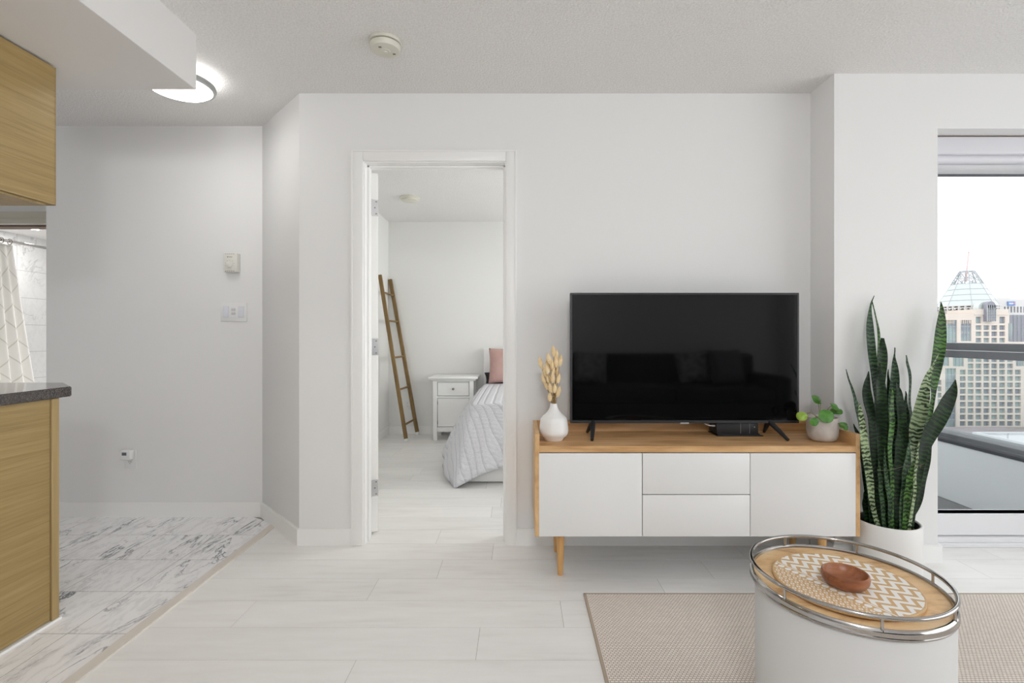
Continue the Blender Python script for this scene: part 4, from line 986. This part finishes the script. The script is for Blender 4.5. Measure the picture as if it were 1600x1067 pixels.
sleaf(L, [(1427, 720), (1423, 740), (1420, 760), (1417, 785), (1415, 812)], [1, 9, 11, 10, 7], 2.19, 2.18, -6, 'leafm')
sleaf(L, [(1423, 682), (1419, 705), (1414, 735), (1410, 770), (1407, 812)], [1, 6, 8, 7, 6], 2.20, 2.20, 10, 'leafg')
sleaf(L, [(1405, 665), (1406, 690), (1405, 720), (1402, 760), (1401, 812)], [1, 13, 15, 13, 9], 2.23, 2.26, 0, 'leafd')
sleaf(L, [(1436, 690), (1433, 715), (1430, 745), (1428, 780), (1425, 812)], [2, 4, 5, 5, 6], 2.19, 2.20, 0, 'leafp')
sleaf(L, [(1373, 718), (1375, 745), (1378, 780), (1381, 812)], [1, 6, 7, 6], 2.18, 2.18, 0, 'leafg')
sleaf(L, [(1412, 630), (1412, 670), (1411, 720), (1411, 770), (1411, 812)], [2, 14, 16, 13, 9], 2.28, 2.31, 0, 'leafd')
sleaf(L, [(1386, 640), (1386, 690), (1387, 750), (1389, 812)], [2, 14, 15, 11], 2.27, 2.30, 0, 'leafd')
sleaf(L, [(1382, 700), (1384, 740), (1390, 780), (1394, 812)], [1, 6, 7, 6], 2.175, 2.17, 0, 'leafg')
sleaf(L, [(1420, 640), (1420, 690), (1420, 750), (1419, 812)], [2, 10, 13, 9], 2.33, 2.36, 0, 'leafd')
sleaf(L, [(1438, 655), (1440, 690), (1436, 745), (1431, 812)], [2, 10, 12, 8], 2.33, 2.38, 0, 'leafd')
b = nb()
for (px, py, Y) in ((1385, 797, 2.2), (1416, 806, 2.19), (1431, 800, 2.2), (1408, 808, 2.18)):
    P = at(px, py, Y); P.z = .236; tube(b, [P, P+Vector((random.uniform(-.01, .01), 0, .012)), P+Vector((random.uniform(-.02, .02), -.003, .024))], [.003, .0022, .0008], 6)
obj('dry_leaf_stubs', b, mat('dry_leaf', rgb(170, 140, 96), .8), sp_)
b = nb()
ring = [at(1370+75*t, 734-7*t+2*math.sin(t*7), 2.165+.02*math.sin(t*PI)) for t in [k/20 for k in range(21)]]
tube(b, ring, .0009, 6); e = at(1437, 727, 2.165); tube(b, [e+Vector((-.02, -.004, -.004)), e+Vector((0, -.006, .004)), e+Vector((.018, -.004, .008))], .0009, 6); tube(b, [e+Vector((0, -.004, -.012)), e+Vector((.001, -.005, .012))], .0009, 6)
obj('tie_wire', b, M['wire'], sp_)

# ================================================================ rug, drum table, tray
rg = thing('area_rug', (1.5, .95, 0), 'beige flatwoven rug under the white drum table', 'rug')
b = nb(); box(b, .285, 3.0, -.55, 2.122, .001, .007); obj('weave', b, M['rug'], rg)
b = nb(); box(b, .275, .288, -.56, 2.130, .0005, .0078, .002, 1); box(b, .275, 3.01, 2.119, 2.130, .0005, .0078, .002, 1); box(b, 2.997, 3.01, -.56, 2.13, .0005, .0078, .002, 1); box(b, .275, 3.01, -.56, -.547, .0005, .0078, .002, 1); obj('binding', b, M['rugedge'], rg)
DX, DY = .862, 1.298; ZD0 = .449
b = nb(); lathe(b, [(0, .009), (.212, .009), (.218, .014), (.219, .03), (.219, ZD0-.008), (.216, ZD0-.001), (.209, ZD0), (0, ZD0)], (DX, DY, 0), 96)
tag(obj('drum_table', b, M['ottoman']), 'round white drum side table standing on the beige rug', 'side table')
tr = thing('serving_tray', (.858, 1.30, ZD0), 'round wooden tray with polished steel gallery rail on the white drum table', 'tray')
tc_ = (.858, 1.30, ZD0)
b = nb(); lathe(b, [(0, .001), (.217, .001), (.217, .018), (0, .018)], tc_, 96); obj('tray_base', b, M['traywood'], tr)
b = nb(); lathe(b, [(.217, .001), (.226, .0015), (.228, .006), (.2265, .010), (.228, .015), (.227, .022), (.2235, .0255), (.219, .024), (.217, .018), (.217, .001)], tc_, 110); obj('rim_band', b, M['chrome'], tr)
RT = .2235; ZR = .0505
b = nb(); tube(b, [(tc_[0]+RT*math.cos(a), tc_[1]+RT*math.sin(a), ZD0+ZR) for a in [2*PI*k/110 for k in range(110)]], .0048, 14, True); obj('top_rail', b, M['chrome'], tr)
for k in range(7):
    a = math.radians(203+k*360/7); b = nb(); tube(b, [(tc_[0]+RT*math.cos(a), tc_[1]+RT*math.sin(a), ZD0+z) for z in (.020, .024, .03, .042, .047, .05)], [.0048, .0038, .0033, .0033, .0038, .0046], 10); obj('rail_post', b, M['chrome'], tr)
b = nb(); lathe(b, [(0, 0), (.164, 0), (.168, .003), (.168, .008), (.166, .010), (0, .010)], (.849, 1.289, ZD0+.0185), 96)
tag(obj('serving_board', b, M['board'], origin=(.849, 1.289, ZD0+.0185)), 'round kraft coloured board printed with white zigzags inside the tray', 'board')
zb = ZD0+.0290
bw = onZ(1320.5, 909, zb+.008)
b = nb(); lathe(b, [(0, 0), (.038, 0), (.046, .005), (.053, .016), (.0545, .026), (.0530, .0335), (.0505, .035), (.0475, .033), (.044, .022), (.036, .013), (.02, .010), (0, .0095)], (bw.x, bw.y, zb), 64)
tag(obj('bowl', b, M['bowl']), 'small reddish brown wooden bowl on the zigzag board', 'bowl')

# ================================================================ bedroom
ld = thing('wooden_ladder', (-1.2, 5.38, 0), 'brown wooden ladder leaning against the bedroom wall', 'ladder')
F1, F2 = Vector((-1.194, 5.195, 0)), Vector((-1.150, 5.555, 0)); T1, T2 = Vector((-1.470, 5.18, 1.757)), Vector((-1.472, 5.60, 1.757))
for A, Bp in ((F1, T1), (F2, T2)):
    b = nb(); d = (Bp-A); ln = d.length; rot = d.to_track_quat('Z', 'Y').to_matrix().to_4x4()
    box(b, -.015, .015, -.019, .019, .008, ln, .003, 1, Matrix.Translation(A) @ rot); rail_ = obj('rail', b, M['ladder'], ld)
    b = nb(); box(b, -.016, .016, -.020, .020, .002, .035, .002, 1, Matrix.Translation(A) @ rot); obj('foot_cap', b, M['plate'], rail_)
for z in (1.575, 1.275, .885, .545, .175):
    a = F1.lerp(T1, z/1.757); c = F2.lerp(T2, z/1.757); b = nb(); tube(b, [a, c], .011, 12); obj('rung', b, M['ladder'], ld)

ns = thing('nightstand', (-.71, 5.44, 0), 'white bedside cabinet with one drawer and one door', 'nightstand')
NX0, NX1, NY0, NY1 = -.926, -.493, 5.26, 5.59
b = nb(); box(b, NX0-.045, NX1+.045, NY0-.04, NY1+.01, .655, .680, .006, 2); box(b, NX0-.02, NX1+.02, NY0-.02, NY1, .638, .655, .004, 1); obj('top', b, M['nightstand'], ns)
for x in (NX0, NX1-.045):
    for y in (NY0, NY1-.045):
        b = nb(); box(b, x, x+.045, y, y+.045, 0, .640, .002, 1); obj('leg', b, M['nightstand'], ns)
b = nb(); box(b, NX0+.006, NX1-.006, NY0+.045, NY1-.002, .115, .638); box(b, NX0+.045, NX1-.045, NY0+.006, NY0+.045, .622, .638); box(b, NX0+.045, NX1-.045, NY0+.006, NY0+.045, .452, .470); box(b, NX0+.045, NX1-.045, NY0+.006, NY0+.045, .09, .140)
obj('body', b, M['nightstand'], ns)
b = nb(); box(b, NX0+.049, NX1-.049, NY0+.010, NY0+.044, .474, .618, .002, 1); dr = obj('drawer', b, M['nightstand'], ns)
b = nb(); lathe(b, [(.005, 0), (.005, .010), (.013, .018), (.012, .025), (0, .027)], ((NX0+NX1)/2, NY0+.011, .548), 20, 'Y'); obj('knob', b, M['knob'], dr)
b = nb(); box(b, NX0+.049, NX1-.049, NY0+.010, NY0+.044, .144, .448, .002, 1); box(b, NX0+.075, NX1-.075, NY0+.0095, NY0+.012, .17, .422); do = obj('door', b, M['nightstand'], ns)
b = nb(); lathe(b, [(.005, 0), (.005, .010), (.013, .018), (.012, .025), (0, .027)], (NX1-.072, NY0+.011, .300), 20, 'Y'); obj('knob', b, M['knob'], do)
b = nb()
for z in (.19, .40): box(b, NX0+.044, NX0+.050, NY0+.004, NY0+.012, z-.018, z+.018)
obj('hinges', b, M['knob'], do)

bed = thing('bed', (.4, 4.65, 0), 'white single bed with tall headboard beside the nightstand', 'bed')
b = nb(); box(b, -.40, 1.25, 3.735, 5.55, .01, .235, .004, 1); obj('base', b, M['nightstand'], bed)
b = nb(); box(b, -.405, -.345, 5.545, 5.59, 0, .978, .004, 1); box(b, 1.19, 1.25, 5.545, 5.59, 0, .978, .004, 1); box(b, -.345, 1.19, 5.555, 5.58, .25, .962, .002, 1); box(b, -.345, 1.19, 5.545, 5.59, .92, .978, .004, 1); obj('headboard', b, M['nightstand'], bed)
b = nb(); box(b, -.385, 1.235, 3.75, 5.53, .235, .565, .04, 4); obj('mattress', b, M['sheet'], bed)
# quilt
path = [((-.355, 5.34, .598), (-.362, 5.335, .590)), ((-.385, 5.15, .600), (-.405, 5.16, .50)), ((-.40, 5.0, .600), (-.452, 5.0, .385)), ((-.405, 4.75, .600), (-.508, 4.78, .30)), ((-.405, 4.5, .600), (-.572, 4.55, .225)), ((-.405, 4.2, .600), (-.640, 4.22, .150)),
        ((-.405, 3.95, .598), (-.618, 3.93, .085)), ((-.395, 3.78, .594), (-.535, 3.70, .030)), ((-.36, 3.735, .592), (-.482, 3.60, .008)), ((-.30, 3.725, .592), (-.415, 3.60, .035)), ((-.20, 3.72, .594), (-.27, 3.63, .100)), ((-.05, 3.715, .596), (-.10, 3.655, .140)), ((.3, 3.715, .596), (.3, 3.66, .150)), ((1.2, 3.715, .596), (1.2, 3.66, .150))]
NU = 120; T = cr([p[0] for p in path], NU); Hm = cr([p[1] for p in path], NU)
bm = nb(); uvl = bm.loops.layers.uv.new('UVMap'); G = []; UVQ = []; NV1, NV2 = 10, 22; ul = [0]
for i in range(1, NU): ul.append(ul[-1]+(T[i]-T[i-1]).length*.6+(Hm[i]-Hm[i-1]).length*.4)
for i in range(NU):
    I = Vector((max(T[i].x+.001, .5 if T[i].x < .5 else T[i].x), min(5.33, max(T[i].y+.001, 4.3)), .612)); row = []
    out = (Hm[i]-T[i]); out.z = 0
    out = out.normalized() if out.length > 1e-3 else Vector((-1, 0, 0))
    uvr = []; LL = (T[i]-Hm[i]).length*1.05
    for j in range(NV1): row.append(I.lerp(T[i]-out*.04, j/NV1)+Vector((0, 0, .004*math.sin(i*.31)*math.sin(j))))
    for j in range(NV2+1):
        w = j/NV2; ctl = T[i]+out*.02+Vector((0, 0, .004)); ctl2 = T[i].lerp(Hm[i], .5)+out*.02
        p = (T[i]-out*.04)*(1-w)**3+ctl*3*w*(1-w)**2+ctl2*3*w*w*(1-w)+Hm[i]*w**3
        p += out*(.012*math.sin(ul[i]*17)+.006*math.sin(ul[i]*41+w*5))*w
        row.append(p)
    for j, p in enumerate(row): uvr.append((p.x, p.y) if j < NV1 else (T[i].x+out.x*LL*(j-NV1)/NV2, T[i].y+out.y*LL*(j-NV1)/NV2))
    UVQ.append(uvr); G.append([bm.verts.new(p) for p in row])
vl = [0]
for j in range(1, NV1+NV2+1): vl.append(vl[-1]+(.12 if j < NV1 else .6/NV2))
for i in range(NU-1):
    for j in range(NV1+NV2):
        f = bm.faces.new((G[i][j], G[i+1][j], G[i+1][j+1], G[i][j+1]))
        for lp, (a, c) in zip(f.loops, ((i, j), (i+1, j), (i+1, j+1), (i, j+1))): lp[uvl].uv = UVQ[a][c]
q = obj('quilt', bm, M['quilt'], sharp=180); tag(q, 'pale grey stitched quilt draped over the foot of the bed', 'quilt')
so = q.modifiers.new('s', 'SOLIDIFY'); so.thickness = .012; so.offset = 1
def cushion(w, h, t, n=22, pinch=.06):
    bm = nb(); rows = []
    for s in (1, -1):
        g = []
        for i in range(n+1):
            r = []
            for j in range(n+1):
                u, v = 2*i/n-1, 2*j/n-1
                pu = u*(1-pinch*(1-abs(u)**.5)*0-pinch*(1-v*v)*abs(u)); pv = v*(1-pinch*(1-u*u)*abs(v))
                th_ = t/2*max(0, (1-u**4)*(1-v**4))**.55
                r.append(bm.verts.new((pu*w/2, -s*th_, pv*h/2)))
            g.append(r)
        for i in range(n):
            for j in range(n):
                bm.faces.new((g[i][j], g[i+1][j], g[i+1][j+1], g[i][j+1]))
    bmesh.ops.remove_doubles(bm, verts=bm.verts, dist=1e-5); bmesh.ops.recalc_face_normals(bm, faces=bm.faces)
    return bm
def place_cushion(name, w, h, t, loc, rx, rz, m, label, cat, ry=0, group=None):
    b = cushion(w, h, t); mm = Matrix.Translation(loc) @ Matrix.Rotation(rz, 4, 'Z') @ Matrix.Rotation(rx, 4, 'X') @ Matrix.Rotation(ry, 4, 'Y')
    bmesh.ops.transform(b, matrix=mm, verts=b.verts); o = obj(name, b, m, sharp=180); tag(o, label, cat, group); return o
place_cushion('pillow', .52, .38, .15, (-.075, 5.30, .795), -.20, 0, M['pink'], 'dusty pink linen pillow upright at the head of the bed', 'pillow')
place_cushion('pillow', .54, .14, .10, (-.115, 5.42, .668), -.1, 0, M['black_fabric'], 'black pillow mostly hidden behind the pink pillow', 'pillow', ry=-.10)

# ================================================================ sofa behind the camera (seen in the screen's reflection)
sf = thing('sofa', (1.75, -1.9, 0), 'dark grey sofa mirrored faintly in the television screen', 'sofa')
b = nb(); box(b, .55, 3.40, -2.35, -1.35, .06, .28, .03, 3); obj('base', b, M['sofa'], sf)
for x in (.5, 3.25):
    b = nb(); box(b, x, x+.2, -2.36, -1.32, .06, .60, .06, 4); obj('arm', b, M['sofa'], sf)
b = nb(); box(b, .60, 3.35, -2.37, -2.12, .25, .86, .07, 4); obj('backrest', b, M['sofa'], sf)
for x in (.71, 1.985):
    b = nb(); box(b, x, x+1.26, -2.12, -1.33, .28, .45, .05, 4); obj('seat_cushion', b, M['sofa'], sf)
for x in (.62, 3.32):
    for y in (-2.3, -1.42): b = nb(); lathe(b, [(0, 0), (.014, 0), (.022, .06), (0, .06)], (x, y, 0), 12); obj('leg', b, M['leg'], sf)
place_cushion('throw_pillow', .46, .46, .16, (.98, -1.95, .665), .28, .05, M['cushion'], 'patterned throw pillow at the left of the mirrored sofa', 'pillow', ry=.05)
place_cushion('throw_pillow', .46, .46, .16, (2.42, -1.98, .675), .28, .0, M['cushion'], 'patterned throw pillow nearer the middle of the mirrored sofa', 'pillow', ry=-.1)
place_cushion('throw_pillow', .50, .50, .18, (2.85, -1.9, .68), .28, -.2, mat('plain_grey', (.16, .16, .17, 1), .9), 'plain grey throw pillow by the arm of the mirrored sofa', 'pillow')

# ================================================================ light
def area(name, loc, rot, sx, sy, e, col=(1, 1, 1)):
    l = bpy.data.lights.new(name, 'AREA'); l.shape = 'RECTANGLE'; l.size = sx; l.size_y = sy; l.energy = e; l.color = col
    o = bpy.data.objects.new(name, l); C.objects.link(o); o.location = loc; o.rotation_euler = rot; return o
area('window_daylight', (3.97, -.1, 1.2), (0, PI/2, 0), 2.1, 3.9, 22, (.965, .985, 1))       # outside the right-hand window
area('bedroom_daylight', (2.09, 4.2, 1.45), (0, PI/2, 0), 1.45, 1.75, 35, (1, .985, .95))       # outside the bedroom window
area('downlight_beam', (dlx, dly, 2.24), (0, 0, 0), .07, .07, 7, (1, .97, .93))
vd = thing('added_downlight', (-3.95, 5.4, 2.25), 'unseen round downlight added to brighten the shower curtain', 'light')  # added fixture, out of view, to throw light on the shower curtain
b = nb(); lathe(b, [(.05, .0), (.075, -.004), (.078, .001), (.048, .001)], (-3.95, 5.4, 2.25), 24); obj('ring', b, M['trim'], vd)
b = nb(); lathe(b, [(0, -.002), (.052, -.002), (.052, .001)], (-3.95, 5.4, 2.25), 24); obj('lens', b, M['spot'], vd)
area('added_downlight_beam', (-3.95, 5.4, 2.235), (0, math.radians(-35), 0), .12, .12, 34, (1, .97, .93))  # beam of the added bathroom downlight
def globe(x, y, z, r, mat_, lab):  # invented hanging globe, out of view, added as fill light for the rooms
    g = thing('added_fill_globe', (x, y, CEIL), lab, 'lamp')
    b = nb(); lathe(b, [(0, 0), (.05, 0), (.05, -.02), (0, -.02)], (x, y, CEIL), 24); obj('canopy', b, M['trim'], g)
    b = nb(); tube(b, [(x, y, CEIL-.02), (x, y, z+r)], .004, 8); obj('cord', b, M['trim'], g)
    b = nb(); lathe(b, [(r*math.sin(PI*k/24), -r*math.cos(PI*k/24)) for k in range(25)], (x, y, z), 48); obj('globe', b, mat_, g)
globe(.1, -.9, 2.02, .15, emit('fill_glow', (.975, .988, 1, 1), 62), 'unseen fill light globe added behind the camera in the living room')
globe(-3.3, .7, 2.05, .12, emit('fill_glow_kitchen', (.985, .99, 1, 1), 17), 'unseen fill light globe added in the kitchen')
w = bpy.data.worlds.new('overcast'); bpy.context.scene.world = w; w.use_nodes = True
bg = w.node_tree.nodes['Background']; bg.inputs[0].default_value = (.97, .98, 1, 1); bg.inputs[1].default_value = 1.7

# ================================================================ camera
cam = bpy.data.cameras.new('camera'); co_ = bpy.data.objects.new('camera', cam); C.objects.link(co_)
co_.location = (0, 0, H); co_.rotation_euler = (PI/2, 0, 0)
cam.sensor_width = 36; cam.lens = F/1600*36; cam.shift_x = (800-CX)/1600; cam.shift_y = (CY-533.5)/1600
cam.clip_start = .05; cam.clip_end = 2000
sc = bpy.context.scene; sc.camera = co_
sc.view_settings.view_transform = 'Standard'; sc.view_settings.look = 'None'; sc.view_settings.exposure = .31; sc.view_settings.gamma = 1
sc.view_settings.use_curve_mapping = False
sc.cycles.max_bounces = 14; sc.cycles.diffuse_bounces = 8; sc.cycles.glossy_bounces = 6; sc.cycles.transparent_max_bounces = 16
sc.cycles.use_denoising = True; sc.cycles.sample_clamp_indirect = 6; sc.cycles.caustics_reflective = False; sc.cycles.caustics_refractive = False
